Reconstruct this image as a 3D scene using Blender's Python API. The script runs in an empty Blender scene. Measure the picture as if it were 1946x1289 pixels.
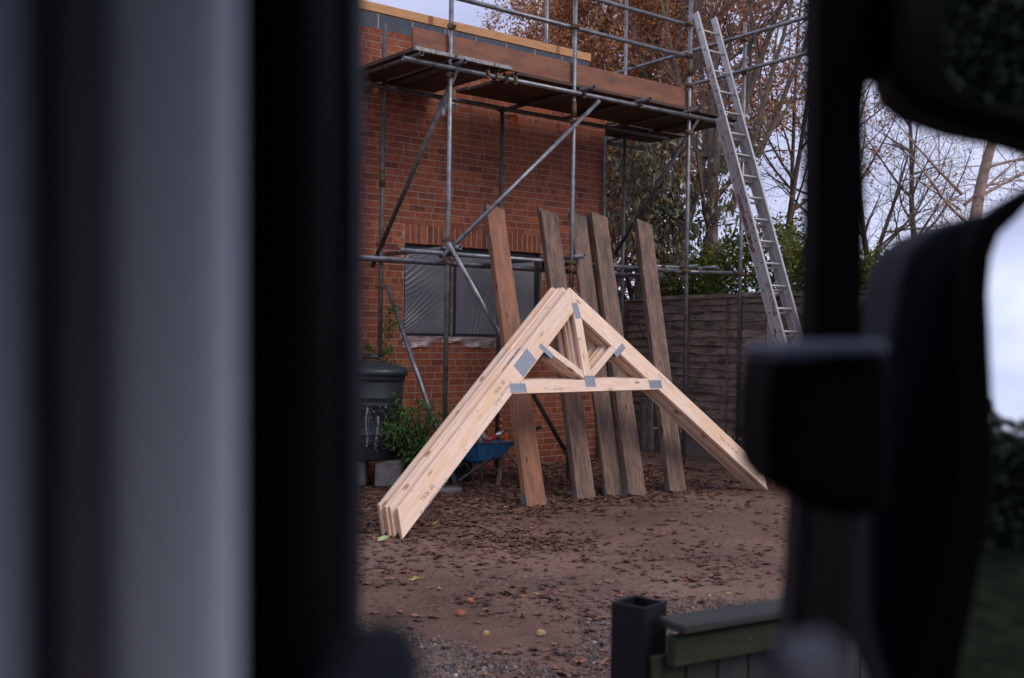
import bpy, bmesh, math, random
import numpy as np
from mathutils import Vector, Matrix, Quaternion

random.seed(7)
RNG = np.random.default_rng(7)
SC = bpy.context.scene
COL = SC.collection

# ------------------------------------------------------------------ camera
YAW, PIT, ROL, F, CH = math.radians(38.45), math.radians(-.175), math.radians(.915), 2059., 1.56
fw = np.array([math.sin(YAW)*math.cos(PIT), math.cos(YAW)*math.cos(PIT), math.sin(PIT)])
_r0 = np.array([math.cos(YAW), -math.sin(YAW), 0.])
_u0 = np.cross(_r0, fw)
rt = _r0*math.cos(ROL)+_u0*math.sin(ROL)
up = -_r0*math.sin(ROL)+_u0*math.cos(ROL)
CAM = np.array([0, 0, CH])
def ray(px, py): return fw+rt*(px-973)/F+up*(644.5-py)/F
def onY(px, py, Y): q = ray(px, py); return CAM+q*(Y/q[1])
def onX(px, py, X): q = ray(px, py); return CAM+q*(X/q[0])
def onZ(px, py, Z=0.): q = ray(px, py); return CAM+q*((Z-CH)/q[2])
def dep(px, py, D): return CAM+ray(px, py)*D
def onP(px, py, p0, n): q = ray(px, py); return CAM+q*(((np.array(p0)-CAM)@n)/(q@n))
cd = bpy.data.cameras.new('camera'); cam = bpy.data.objects.new('camera', cd); COL.objects.link(cam)
cam.matrix_world = Matrix(((rt[0], up[0], -fw[0], 0), (rt[1], up[1], -fw[1], 0), (rt[2], up[2], -fw[2], CH), (0, 0, 0, 1)))
cd.sensor_width = 36; cd.lens = F/1946*36; cd.clip_start = .02; cd.clip_end = 600
cd.dof.use_dof = True; cd.dof.focus_distance = 10.2; cd.dof.aperture_fstop = cd.lens/10.5
SC.camera = cam

# ------------------------------------------------------------------ sky, sun, exposure
SUN_EL, SUN_AZ = math.radians(42), math.radians(168)        # azimuth clockwise from +Y
w = bpy.data.worlds.new('World'); SC.world = w; w.use_nodes = True
nt = w.node_tree; nt.nodes.clear()
wo = nt.nodes.new('ShaderNodeOutputWorld'); bg = nt.nodes.new('ShaderNodeBackground'); bg.inputs[1].default_value = .1
sky = nt.nodes.new('ShaderNodeTexSky'); sky.sky_type = 'NISHITA'; sky.sun_disc = False
sky.sun_elevation = SUN_EL; sky.sun_rotation = SUN_AZ
tc = nt.nodes.new('ShaderNodeTexCoord'); mp = nt.nodes.new('ShaderNodeMapping'); mp.inputs['Scale'].default_value = (1, 1, 2.6)
n1 = nt.nodes.new('ShaderNodeTexNoise'); n1.inputs['Scale'].default_value = 2.1; n1.inputs['Detail'].default_value = 6
cr = nt.nodes.new('ShaderNodeValToRGB'); cr.color_ramp.elements[0].position = .32; cr.color_ramp.elements[1].position = .68
cr.color_ramp.elements[0].color = (4.6, 4.9, 7.3, 1); cr.color_ramp.elements[1].color = (8.8, 9.3, 11.9, 1)
mx = nt.nodes.new('ShaderNodeMix'); mx.data_type = 'RGBA'; mx.inputs[0].default_value = .9
nt.links.new(tc.outputs['Generated'], mp.inputs[0]); nt.links.new(mp.outputs[0], n1.inputs['Vector']); nt.links.new(n1.outputs[0], cr.inputs[0])
nt.links.new(sky.outputs[0], mx.inputs[6]); nt.links.new(cr.outputs[0], mx.inputs[7]); nt.links.new(mx.outputs[2], bg.inputs[0]); nt.links.new(bg.outputs[0], wo.inputs[0])
sl = bpy.data.lights.new('sun', 'SUN'); so = bpy.data.objects.new('sun', sl); COL.objects.link(so)
sl.energy = 1.25; sl.angle = math.radians(32); sl.color = (1, .93, .84)
sd = Vector((math.sin(SUN_AZ)*math.cos(SUN_EL), math.cos(SUN_AZ)*math.cos(SUN_EL), math.sin(SUN_EL)))
so.rotation_euler = sd.to_track_quat('Z', 'Y').to_euler()
SC.view_settings.view_transform = 'Standard'; SC.view_settings.look = 'None'; SC.view_settings.exposure = .24; SC.view_settings.gamma = 1
SC.view_settings.use_curve_mapping = False
SC.cycles.use_denoising = True; SC.cycles.max_bounces = 6; SC.cycles.transparent_max_bounces = 8
SC.cycles.sample_clamp_indirect = 8

# ------------------------------------------------------------------ materials
def nodes(name):
    m = bpy.data.materials.new(name); m.use_nodes = True; t = m.node_tree
    return m, t, t.nodes['Principled BSDF']
def N(t, kind, **kw):
    n = t.nodes.new(kind)
    for k, v in kw.items():
        if k in n.inputs: n.inputs[k].default_value = v
        else: setattr(n, k, v)
    return n
def ramp(t, stops):
    c = t.nodes.new('ShaderNodeValToRGB'); e = c.color_ramp.elements
    while len(e) < len(stops): e.new(.5)
    for k, (p, col) in enumerate(stops): e[k].position = p; e[k].color = (*col, 1)
    return c
def mixc(t, a, b, fac, mode='MIX'):
    m = t.nodes.new('ShaderNodeMix'); m.data_type = 'RGBA'; m.blend_type = mode
    for sock, v in ((m.inputs[0], fac), (m.inputs[6], a), (m.inputs[7], b)):
        if isinstance(v, bpy.types.NodeSocket): t.links.new(v, sock)
        elif isinstance(v, (tuple, list)): sock.default_value = (*v, 1)
        else: sock.default_value = v
    return m.outputs[2]
def bump(t, bsdf, h, strength, dist=.01):
    b = N(t, 'ShaderNodeBump', Strength=strength, Distance=dist); t.links.new(h, b.inputs['Height']); t.links.new(b.outputs[0], bsdf.inputs['Normal'])
def coords(t, scale=(1, 1, 1), rnd=0., world=False):
    """object coordinates, shifted per object, scaled"""
    tc = t.nodes.new('ShaderNodeTexCoord'); mp = t.nodes.new('ShaderNodeMapping'); mp.inputs['Scale'].default_value = scale
    src = tc.outputs['Object']
    if world: src = t.nodes.new('ShaderNodeNewGeometry').outputs['Position']
    t.links.new(src, mp.inputs[0])
    if rnd:
        oi = t.nodes.new('ShaderNodeObjectInfo'); c = t.nodes.new('ShaderNodeVectorMath'); c.operation = 'SCALE'
        c.inputs[0].default_value = (rnd, rnd*.7, rnd*1.3); t.links.new(oi.outputs['Random'], c.inputs['Scale']); t.links.new(c.outputs[0], mp.inputs['Location'])
    return mp.outputs[0]
def simple(name, col, rough=.6, metal=0., var=.25, scale=8., bmp=.15, spec=.5):
    m, t, b = nodes(name); co = coords(t, world=True)
    n = N(t, 'ShaderNodeTexNoise', Scale=scale, Detail=6., Roughness=.6); t.links.new(co, n.inputs['Vector'])
    r = ramp(t, [(.3, tuple(c*(1-var) for c in col)), (.7, tuple(min(1, c*(1+var)) for c in col))]); t.links.new(n.outputs[0], r.inputs[0])
    t.links.new(r.outputs[0], b.inputs['Base Color']); b.inputs['Roughness'].default_value = rough; b.inputs['Metallic'].default_value = metal
    b.inputs['Specular IOR Level'].default_value = spec
    if bmp: bump(t, b, n.outputs[0], bmp, .01)
    return m
def wood(name, light, dark, knot, rough=.6, dirt=None, grain=1., knots=True, bmp=.2, warm=None):
    """grain runs along the object's local X"""
    m, t, b = nodes(name)
    co = coords(t, (.55, 7, 7), rnd=40.)
    # knots bend the grain
    kc = coords(t, (2.6, 7.5, 7.5), rnd=40.)
    vo = N(t, 'ShaderNodeTexVoronoi', Scale=1., Randomness=1.); vo.voronoi_dimensions = '2D'; t.links.new(kc, vo.inputs['Vector'])
    wv = N(t, 'ShaderNodeTexNoise', Scale=1.4, Detail=3.); t.links.new(co, wv.inputs['Vector'])
    add = t.nodes.new('ShaderNodeMath'); add.operation = 'MULTIPLY_ADD'; add.inputs[1].default_value = 16*grain
    kk = t.nodes.new('ShaderNodeMath'); kk.operation = 'DIVIDE'; kk.inputs[0].default_value = .55
    ka = t.nodes.new('ShaderNodeMath'); ka.operation = 'ADD'; ka.inputs[1].default_value = .12; t.links.new(vo.outputs['Distance'], ka.inputs[0]); t.links.new(ka.outputs[0], kk.inputs[1])
    t.links.new(wv.outputs[0], add.inputs[0]); t.links.new(kk.outputs[0], add.inputs[2])
    sn = t.nodes.new('ShaderNodeMath'); sn.operation = 'SINE'; s2 = t.nodes.new('ShaderNodeMath'); s2.operation = 'MULTIPLY'; s2.inputs[1].default_value = 3.1
    t.links.new(add.outputs[0], s2.inputs[0]); t.links.new(s2.outputs[0], sn.inputs[0])
    fine = N(t, 'ShaderNodeTexNoise', Scale=5., Detail=8., Roughness=.7); fc = coords(t, (1.2, 26, 26), rnd=40.); t.links.new(fc, fine.inputs['Vector'])
    g = t.nodes.new('ShaderNodeMath'); g.operation = 'MULTIPLY_ADD'; g.inputs[1].default_value = .16; t.links.new(sn.outputs[0], g.inputs[0]); t.links.new(fine.outputs[0], g.inputs[2])
    r = ramp(t, [(.28, dark), (.62, light)]); t.links.new(g.outputs[0], r.inputs[0]); colr = r.outputs[0]
    if knots:
        kr = ramp(t, [(.0, (1, 1, 1)), (.06, (.8, .8, .8)), (.13, (0, 0, 0))]); t.links.new(vo.outputs['Distance'], kr.inputs[0])
        # only some of the cells hold a knot
        wn = t.nodes.new('ShaderNodeSeparateColor'); t.links.new(vo.outputs['Color'], wn.inputs[0]); gt = t.nodes.new('ShaderNodeMath'); gt.operation = 'GREATER_THAN'; gt.inputs[1].default_value = .8
        t.links.new(wn.outputs[0], gt.inputs[0]); mu = t.nodes.new('ShaderNodeMath'); mu.operation = 'MULTIPLY'; t.links.new(gt.outputs[0], mu.inputs[0]); t.links.new(kr.outputs[0], mu.inputs[1])
        colr = mixc(t, colr, knot, mu.outputs[0])
    if warm:
        wn2 = N(t, 'ShaderNodeTexNoise', Scale=1.3, Detail=4., Roughness=.6); wc2 = coords(t, (1.1, 5, 5), rnd=77.); t.links.new(wc2, wn2.inputs['Vector'])
        wr2 = ramp(t, [(.48, (0, 0, 0)), (.66, (.8, .8, .8))]); t.links.new(wn2.outputs[0], wr2.inputs[0]); colr = mixc(t, colr, warm, wr2.outputs[0])
        pv = N(t, 'ShaderNodeTexVoronoi', Scale=9.); pc = coords(t, (.7, 1.6, 1.6), rnd=13.); t.links.new(pc, pv.inputs['Vector']); pr2 = ramp(t, [(0, (.8, .8, .8)), (.05, (.8, .8, .8)), (.09, (0, 0, 0))]); t.links.new(pv.outputs['Distance'], pr2.inputs[0]); colr = mixc(t, colr, (.33, .17, .09), pr2.outputs[0])
    oi = t.nodes.new('ShaderNodeObjectInfo'); rr = ramp(t, [(0, (.84, .82, .8)), (1, (1.1, 1.06, 1.02))]); t.links.new(oi.outputs['Random'], rr.inputs[0])
    colr = mixc(t, colr, rr.outputs[0], 1., 'MULTIPLY')
    if dirt:
        dn = N(t, 'ShaderNodeTexNoise', Scale=1.6, Detail=8., Roughness=.65); dc = coords(t, (1.6, 6, 6), rnd=31.); t.links.new(dc, dn.inputs['Vector'])
        dr = ramp(t, [(.42, (0, 0, 0)), (.66, (1, 1, 1))]); t.links.new(dn.outputs[0], dr.inputs[0]); colr = mixc(t, colr, dirt, dr.outputs[0])
        sp = N(t, 'ShaderNodeTexVoronoi', Scale=26.); sc_ = coords(t, (.8, 1, 1), rnd=9.); t.links.new(sc_, sp.inputs['Vector'])
        sr = ramp(t, [(.0, (1, 1, 1)), (.035, (1, 1, 1)), (.05, (0, 0, 0))]); t.links.new(sp.outputs['Distance'], sr.inputs[0])
        mf = t.nodes.new('ShaderNodeMath'); mf.operation = 'MULTIPLY'; mf.inputs[1].default_value = .55; t.links.new(sr.outputs[0], mf.inputs[0])
        colr = mixc(t, colr, (.36, .28, .23), mf.outputs[0])
    t.links.new(colr, b.inputs['Base Color']); b.inputs['Roughness'].default_value = rough; b.inputs['Specular IOR Level'].default_value = .3
    bump(t, b, g.outputs[0], bmp, .004)
    return m

M = {}
M['new_wood'] = wood('new_spruce', (.80, .62, .505), (.71, .52, .40), (.33, .17, .09), bmp=.05, warm=(.74, .50, .32))
M['shaded_end_wood'] = wood('shaded_end_grain', (.50, .30, .16), (.40, .23, .115), (.3, .15, .08), knots=False)  # darker end grain, with the shade of the cut ends mixed into its colour
M['plate_wood'] = wood('wall_plate_spruce', (.62, .33, .15), (.50, .25, .10), (.25, .1, .04))
M['board_brown'] = wood('weathered_brown', (.215, .135, .10), (.12, .075, .055), (.04, .03, .025), dirt=(.085, .06, .048), rough=.75, bmp=.5)
M['board_orange'] = wood('weathered_orange', (.36, .165, .095), (.25, .11, .062), (.05, .03, .03), dirt=(.17, .085, .055), rough=.75, bmp=.45)
M['toe_wood'] = wood('toe_board_wood', (.26, .115, .068), (.215, .093, .056), (.08, .035, .025), dirt=(.15, .07, .048), rough=.7, knots=False, bmp=.12)
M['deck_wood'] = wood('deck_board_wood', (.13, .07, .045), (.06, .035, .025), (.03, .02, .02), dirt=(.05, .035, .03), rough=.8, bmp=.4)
M['fence_wood'] = wood('fence_wood', (.36, .28, .225), (.23, .18, .145), (.05, .04, .04), dirt=(.075, .052, .042), rough=.85, bmp=.4)
M['batten'] = wood('batten_wood', (.20, .155, .13), (.10, .08, .065), (.05, .04, .04), rough=.85, dirt=(.09, .07, .06))
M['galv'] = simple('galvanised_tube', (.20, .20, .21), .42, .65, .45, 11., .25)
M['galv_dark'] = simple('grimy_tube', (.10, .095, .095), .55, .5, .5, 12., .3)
M['coupler'] = simple('coupler_steel', (.12, .075, .045), .6, .6, .6, 40., .4)
M['alu'] = simple('aluminium', (.43, .41, .40), .45, .4, .16, 20., .1)
M['mortar'] = simple('mortar', (.30, .20, .165), .95, 0, .25, 30., .4)
M['block'] = simple('concrete_block', (.07, .08, .10), .95, 0, .25, 25., .5)
M['pale_mortar'] = simple('pale_mortar', (.30, .25, .22), .95, 0, .2, 30., .4)
M['frame_black'] = simple('black_frame', (.012, .013, .02), .45, 0, .1, 9., .05)
M['room_dark'] = simple('dark_room', (.02, .02, .025), .9, 0, .1, 3., 0)
M['concrete'] = simple('old_concrete', (.17, .15, .135), .95, 0, .35, 9., .5)
M['bark_grey'] = simple('grey_bark', (.17, .13, .105), .9, 0, .4, 14., .6)
M['bark_dark'] = simple('dark_bark', (.085, .062, .052), .9, 0, .4, 14., .5)
M['bark_birch'] = simple('birch_bark', (.33, .24, .19), .85, 0, .5, 6., .4)
M['moss'] = simple('moss', (.085, .10, .02), .95, 0, .5, 7., .8)
M['butt'] = simple('dark_green_plastic', (.018, .023, .026), .42, 0, .35, 5., .12)
M['rubber'] = simple('rubber', (.012, .012, .013), .8, 0, .2, 9., .1)
M['barrow_blue'] = simple('chipped_blue_paint', (.03, .14, .30), .5, 0, .35, 9., .25)
M['black_tube'] = simple('scuffed_black_tube', (.035, .033, .034), .5, 0, .6, 18., .2)
M['red'] = simple('red_plastic', (.38, .03, .02), .4, 0, .15, 9., .05)
M['hedge_core'] = simple('hedge_core', (.03, .04, .022), .9, 0, .5, 4., .5)
M['joint_top_sheen'] = simple('joint_top_sheen', (.05, .065, .11), .5, 0, .05, 2., 0, .2)
M['dull_zinc'] = simple('dull_zinc', (.27, .26, .25), .6, .3, .5, 30., .3)
M['verge'] = simple('verge', (.012, .015, .009), 1., 0, .5, 3., .3, 0.)
M['pale_post'] = simple('pale_post', (.34, .29, .25), .9, 0, .2, 9., .4)
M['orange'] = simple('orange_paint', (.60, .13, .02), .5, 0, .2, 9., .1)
M['silver'] = simple('silver_cap', (.5, .5, .52), .3, .9, .2, 20., .1)
M['stake'] = wood('stake_wood', (.17, .12, .09), (.09, .065, .05), (.05, .03, .02))
M['ink'] = simple('grey_ink', (.22, .17, .17), .9, 0, .1, 9., 0)
M['red_paint'] = simple('flaked_red_paint', (.20, .045, .035), .7, 0, .35, 60., .2)
M['gate_dark'] = wood('stained_gate_wood', (.028, .028, .033), (.016, .016, .019), (.01, .01, .01), rough=.7, dirt=(.03, .032, .022))
M['gate_moss'] = wood('mossy_gate_wood', (.024, .026, .019), (.014, .015, .012), (.01, .01, .01), rough=.8, dirt=(.018, .026, .006))
M['post_metal'] = simple('black_post', (.006, .005, .008), .6, 0, .3, 12., .2, .2)
M['blob'] = simple('grey_trim', (.10, .105, .14), .6, 0, .05, 2., 0, .2)
M['van_black'] = simple('van_black', (.0012, .0014, .002), .8, 0, .05, 2., 0, .04)
M['van_brown'] = simple('van_brown', (0.008, 0.006, 0.008), 0.7, 0, .05, 2., 0, .12)
M['van_navy'] = simple('van_navy', (0.006, 0.008, 0.016), 0.7, 0, .05, 2., 0, .12)
M['van_grey'] = simple('van_grey', (0.46, 0.49, 0.58), 0.6, 0, .05, 2., 0, .12)
M['van_dark_grey'] = simple('van_dark_grey', (0.09, 0.078, 0.092), 0.7, 0, .05, 2., 0, .12)
M['van_blue_grey'] = simple('van_blue_grey', (0.26, 0.30, 0.37), 0.7, 0, .05, 2., 0, .12)
m, t, b = nodes('mirror_silver'); b.inputs['Metallic'].default_value = 1; b.inputs['Roughness'].default_value = .03; b.inputs['Base Color'].default_value = (.9, .92, .95, 1); M['mirror'] = m

# bricks: colour differs per object and per island
m, t, b = nodes('red_brick')
oi = t.nodes.new('ShaderNodeObjectInfo'); gi = t.nodes.new('ShaderNodeNewGeometry')
ad = t.nodes.new('ShaderNodeMath'); ad.operation = 'ADD'; t.links.new(oi.outputs['Random'], ad.inputs[0]); t.links.new(gi.outputs['Random Per Island'], ad.inputs[1])
fr = t.nodes.new('ShaderNodeMath'); fr.operation = 'FRACT'; t.links.new(ad.outputs[0], fr.inputs[0])
r = ramp(t, [(0, (.16, .055, .036)), (.08, (.22, .068, .038)), (.4, (.28, .083, .041)), (.7, (.25, .077, .043)), (.92, (.34, .11, .055)), (1, (.20, .065, .044))]); t.links.new(fr.outputs[0], r.inputs[0])
co = coords(t, world=True); nz = N(t, 'ShaderNodeTexNoise', Scale=9., Detail=9., Roughness=.72); t.links.new(co, nz.inputs['Vector'])
rr = ramp(t, [(.3, (.62, .6, .6)), (.7, (1.2, 1.15, 1.12))]); t.links.new(nz.outputs[0], rr.inputs[0])
c = mixc(t, r.outputs[0], rr.outputs[0], 1., 'MULTIPLY')
n2 = N(t, 'ShaderNodeTexNoise', Scale=70., Detail=4.); t.links.new(co, n2.inputs['Vector'])
r2 = ramp(t, [(.33, (.7, .7, .72)), (.5, (1, 1, 1)), (.75, (1.25, 1.2, 1.15))]); t.links.new(n2.outputs[0], r2.inputs[0]); c = mixc(t, c, r2.outputs[0], .8, 'MULTIPLY')
# darker towards the foot of the wall
sx = t.nodes.new('ShaderNodeSeparateXYZ'); t.links.new(co, sx.inputs[0]); zr = ramp(t, [(.0, (.62, .62, .6)), (.55, (1, 1, 1))]); t.links.new(sx.outputs[2], zr.inputs[0]); c = mixc(t, c, zr.outputs[0], 1., 'MULTIPLY')
t.links.new(c, b.inputs['Base Color']); b.inputs['Roughness'].default_value = .9; b.inputs['Specular IOR Level'].default_value = .25; bump(t, b, n2.outputs[0], .5, .004)
M['brick'] = m

# polythene stretched over the window
m, t, b = nodes('polythene')
co = coords(t, world=True); nz = N(t, 'ShaderNodeTexNoise', Scale=2.2, Detail=5.); t.links.new(co, nz.inputs['Vector'])
r = ramp(t, [(.3, (.085, .083, .098)), (.7, (.155, .15, .165))]); t.links.new(nz.outputs[0], r.inputs[0]); t.links.new(r.outputs[0], b.inputs['Base Color'])
b.inputs['Roughness'].default_value = .36; b.inputs['Specular IOR Level'].default_value = .6; b.inputs['Coat Weight'].default_value = .25; b.inputs['Coat Roughness'].default_value = .25
n3 = N(t, 'ShaderNodeTexNoise', Scale=60., Detail=3.); t.links.new(co, n3.inputs['Vector']); bump(t, b, n3.outputs[0], .15, .003)
M['poly'] = m
m, t, b = nodes('loose_polythene')
co = coords(t, (2, 2, 30), world=True); nz = N(t, 'ShaderNodeTexNoise', Scale=2.2, Detail=5.); t.links.new(co, nz.inputs['Vector'])
r = ramp(t, [(.35, (.17, .09, .08)), (.6, (.36, .28, .27)), (.75, (.5, .42, .42))]); t.links.new(nz.outputs[0], r.inputs[0]); t.links.new(r.outputs[0], b.inputs['Base Color'])
b.inputs['Roughness'].default_value = .35; M['poly_loose'] = m

# nail plate: punched rows
m, t, b = nodes('nail_plate')
b.inputs['Metallic'].default_value = .35; b.inputs['Roughness'].default_value = .45
co = coords(t, (1, 1, 1)); ck = N(t, 'ShaderNodeTexBrick'); ck.inputs['Scale'].default_value = 1.; ck.offset = .5
ck.inputs['Brick Width'].default_value = .026; ck.inputs['Row Height'].default_value = .017; ck.inputs['Mortar Size'].default_value = .006; ck.inputs['Mortar Smooth'].default_value = .4
ck.inputs['Color1'].default_value = (.10, .105, .12, 1); ck.inputs['Color2'].default_value = (.17, .18, .20, 1); ck.inputs['Mortar'].default_value = (.34, .365, .42, 1)
t.links.new(co, ck.inputs['Vector']); t.links.new(ck.outputs[0], b.inputs['Base Color']); bump(t, b, ck.outputs['Fac'], .7, .004)
M['plate'] = m

# leaves: colour per leaf (island)
def leafmat(name, stops, rough=.6, trans=.25):
    m, t, b = nodes(name); gi = t.nodes.new('ShaderNodeNewGeometry'); r = ramp(t, stops); t.links.new(gi.outputs['Random Per Island'], r.inputs[0])
    t.links.new(r.outputs[0], b.inputs['Base Color']); b.inputs['Roughness'].default_value = rough; b.inputs['Specular IOR Level'].default_value = .3
    tr = t.nodes.new('ShaderNodeBsdfTranslucent'); t.links.new(r.outputs[0], tr.inputs[0]); ms = t.nodes.new('ShaderNodeMixShader'); ms.inputs[0].default_value = trans
    t.links.new(b.outputs[0], ms.inputs[1]); t.links.new(tr.outputs[0], ms.inputs[2]); t.links.new(ms.outputs[0], t.nodes['Material Output'].inputs[0])
    return m
M['leaf_brown'] = leafmat('oak_leaves', [(0, (.16, .07, .04)), (.3, (.36, .155, .08)), (.6, (.50, .235, .12)), (.85, (.58, .30, .17)), (.95, (.70, .38, .09)), (1, (.62, .42, .10))], trans=.45)
M['leaf_sparse'] = leafmat('sparse_leaves', [(0, (.14, .06, .045)), (.5, (.34, .15, .10)), (1, (.50, .26, .10))], trans=.35)
M['leaf_olive'] = leafmat('olive_leaves', [(0, (.08, .085, .045)), (.5, (.17, .18, .11)), (.8, (.27, .26, .17)), (1, (.40, .24, .08))])
M['leaf_hedge'] = leafmat('hedge_leaves', [(0, (.04, .055, .01)), (.5, (.085, .115, .018)), (.85, (.165, .18, .028)), (1, (.33, .28, .04))])
M['leaf_shrub'] = leafmat('shrub_leaves', [(0, (.02, .05, .012)), (.5, (.04, .10, .02)), (1, (.085, .17, .03))])
M['leaf_climb'] = leafmat('climber_leaves', [(0, (.03, .07, .018)), (.5, (.07, .14, .03)), (1, (.18, .26, .05))])
M['leaf_dark'] = leafmat('dark_hedge_leaves', [(0, (.008, .014, .006)), (1, (.03, .045, .018))])
M['litter'] = leafmat('leaf_litter', [(0, (.05, .027, .024)), (.35, (.09, .045, .038)), (.65, (.14, .068, .05)), (.88, (.20, .095, .06)), (.985, (.26, .12, .06)), (1, (.42, .27, .11))], rough=.55, trans=.05)
M['pebble'] = leafmat('pebbles', [(0, (.035, .027, .03)), (.3, (.10, .068, .055)), (.5, (.06, .056, .062)), (.7, (.17, .115, .08)), (.9, (.14, .075, .052)), (.985, (.2, .15, .12)), (1, (.42, .36, .31))], rough=.55, trans=0.)
M['leaf_green'] = simple('pale_green_leaf', (.30, .36, .15), .6, 0, .1, 20., .1)

# ground
m, t, b = nodes('damp_earth')
co = coords(t, world=True)
a = N(t, 'ShaderNodeTexNoise', Scale=.7, Detail=8., Roughness=.65); t.links.new(co, a.inputs['Vector'])
r = ramp(t, [(.3, (.080, .042, .029)), (.5, (.150, .083, .058)), (.68, (.205, .122, .088))]); t.links.new(a.outputs[0], r.inputs[0])
a2 = N(t, 'ShaderNodeTexNoise', Scale=28., Detail=10., Roughness=.75); t.links.new(co, a2.inputs['Vector']); r2 = ramp(t, [(.32, (.6, .58, .58)), (.52, (1, 1, 1)), (.8, (1.35, 1.3, 1.28))]); t.links.new(a2.outputs[0], r2.inputs[0])
c = mixc(t, r.outputs[0], r2.outputs[0], .9, 'MULTIPLY')
v = N(t, 'ShaderNodeTexVoronoi', Scale=75.); t.links.new(co, v.inputs['Vector']); vr = ramp(t, [(0, (1, 1, 1)), (.16, (1, 1, 1)), (.26, (0, 0, 0))]); t.links.new(v.outputs['Distance'], vr.inputs[0])
sc_ = t.nodes.new('ShaderNodeSeparateColor'); t.links.new(v.outputs['Color'], sc_.inputs[0]); g = t.nodes.new('ShaderNodeMath'); g.operation = 'GREATER_THAN'; g.inputs[1].default_value = .8; t.links.new(sc_.outputs[0], g.inputs[0])
mu = t.nodes.new('ShaderNodeMath'); mu.operation = 'MULTIPLY'; t.links.new(g.outputs[0], mu.inputs[0]); t.links.new(vr.outputs[0], mu.inputs[1]); cr2 = ramp(t, [(0, (.12, .1, .1)), (.7, (.25, .18, .15)), (1, (.5, .45, .4))]); t.links.new(sc_.outputs[1], cr2.inputs[0])
c = mixc(t, c, cr2.outputs[0], mu.outputs[0])
t.links.new(c, b.inputs['Base Color']); rg = ramp(t, [(.35, (.5, .5, .5)), (.65, (.85, .85, .85))]); t.links.new(a.outputs[0], rg.inputs[0]); t.links.new(rg.outputs[0], b.inputs['Roughness'])
b.inputs['Specular IOR Level'].default_value = .3; bump(t, b, a2.outputs[0], .6, .012)
M['earth'] = m
# moulded streaks on the butt
m, t, b = nodes('splashed_butt'); co = coords(t, world=False)
n = N(t, 'ShaderNodeTexNoise', Scale=9., Detail=7., Roughness=.7); cc = coords(t, (3, 3, .7)); t.links.new(cc, n.inputs['Vector'])
r = ramp(t, [(.3, (.012, .016, .019)), (.6, (.024, .029, .033)), (.72, (.05, .055, .058))]); t.links.new(n.outputs[0], r.inputs[0]); t.links.new(r.outputs[0], b.inputs['Base Color']); b.inputs['Roughness'].default_value = .4
bump(t, b, n.outputs[0], .1, .01); M['butt2'] = m

# ------------------------------------------------------------------ mesh helpers
def mesh_np(name, V, Fc, mat, smooth=False):
    """V (n,3), Fc (k,m) all faces with m corners"""
    V = np.asarray(V, np.float32); Fc = np.asarray(Fc, np.int32); me = bpy.data.meshes.new(name)
    me.vertices.add(len(V)); me.vertices.foreach_set('co', V.ravel()); k, mm = Fc.shape
    me.loops.add(k*mm); me.loops.foreach_set('vertex_index', Fc.ravel()); me.polygons.add(k)
    me.polygons.foreach_set('loop_start', np.arange(k, dtype=np.int32)*mm); me.polygons.foreach_set('loop_total', np.full(k, mm, np.int32))
    me.polygons.foreach_set('use_smooth', np.full(k, bool(smooth)))
    me.update(calc_edges=True)
    if isinstance(mat, str): mat = M[mat]
    me.materials.append(mat)
    return me
def link(name, me, parent=None, loc=None, mat=None):
    o = bpy.data.objects.new(name, me); COL.objects.link(o)
    if mat is not None: o.matrix_world = mat
    elif loc is not None: o.location = loc
    if parent is not None: o.parent = parent
    return o
def tag(o, label=None, cat=None, group=None, kind=None):
    for k, v in (('label', label), ('category', cat), ('group', group), ('kind', kind)):
        if v: o[k] = v
    return o
def empty(name, label, cat, group=None, loc=(0, 0, 0)):
    """things are built in world coordinates: the Empty stays unrotated and parts keep their world place"""
    o = bpy.data.objects.new(name, None); COL.objects.link(o); o.location = loc; o.empty_display_size = .1
    return tag(o, label, cat, group)
BOXF = [(0, 1, 3, 2), (4, 6, 7, 5), (0, 4, 5, 1), (2, 3, 7, 6), (0, 2, 6, 4), (1, 5, 7, 3)]
def boxv(sx, sy, sz): return [(x*sx/2, y*sy/2, z*sz/2) for x in (-1, 1) for y in (-1, 1) for z in (-1, 1)]
_fix = {}
def put(o, parent):
    if parent is not None:
        o.parent = parent; o.matrix_parent_inverse = Matrix.Translation(-Vector(parent.location))
def frame(c, x, y):
    x = Vector(x).normalized(); z = x.cross(Vector(y)).normalized(); y = z.cross(x)
    return Matrix(((x[0], y[0], z[0], c[0]), (x[1], y[1], z[1], c[1]), (x[2], y[2], z[2], c[2]), (0, 0, 0, 1)))
def bevel_me(me, wd, seg=1):
    bm = bmesh.new(); bm.from_mesh(me); bmesh.ops.bevel(bm, geom=bm.edges[:], offset=wd, segments=seg, affect='EDGES', profile=.7); bm.to_mesh(me); bm.free()
def box(name, c, x, y, L, W, T, mat, parent=None, bev=.003):
    """box centred at c, long axis x (L), second axis y (W), third T"""
    me = mesh_np(name, boxv(L, W, T), BOXF, mat)
    if bev: bevel_me(me, bev)
    o = link(name, me, mat=frame(c, x, y)); put(o, parent); return o
def abox(name, lo, hi, mat, parent=None, bev=.003):
    lo, hi = np.array(lo, float), np.array(hi, float); d = hi-lo
    return box(name, (lo+hi)/2, (1, 0, 0), (0, 1, 0), d[0], d[1], d[2], mat, parent, bev)
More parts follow.
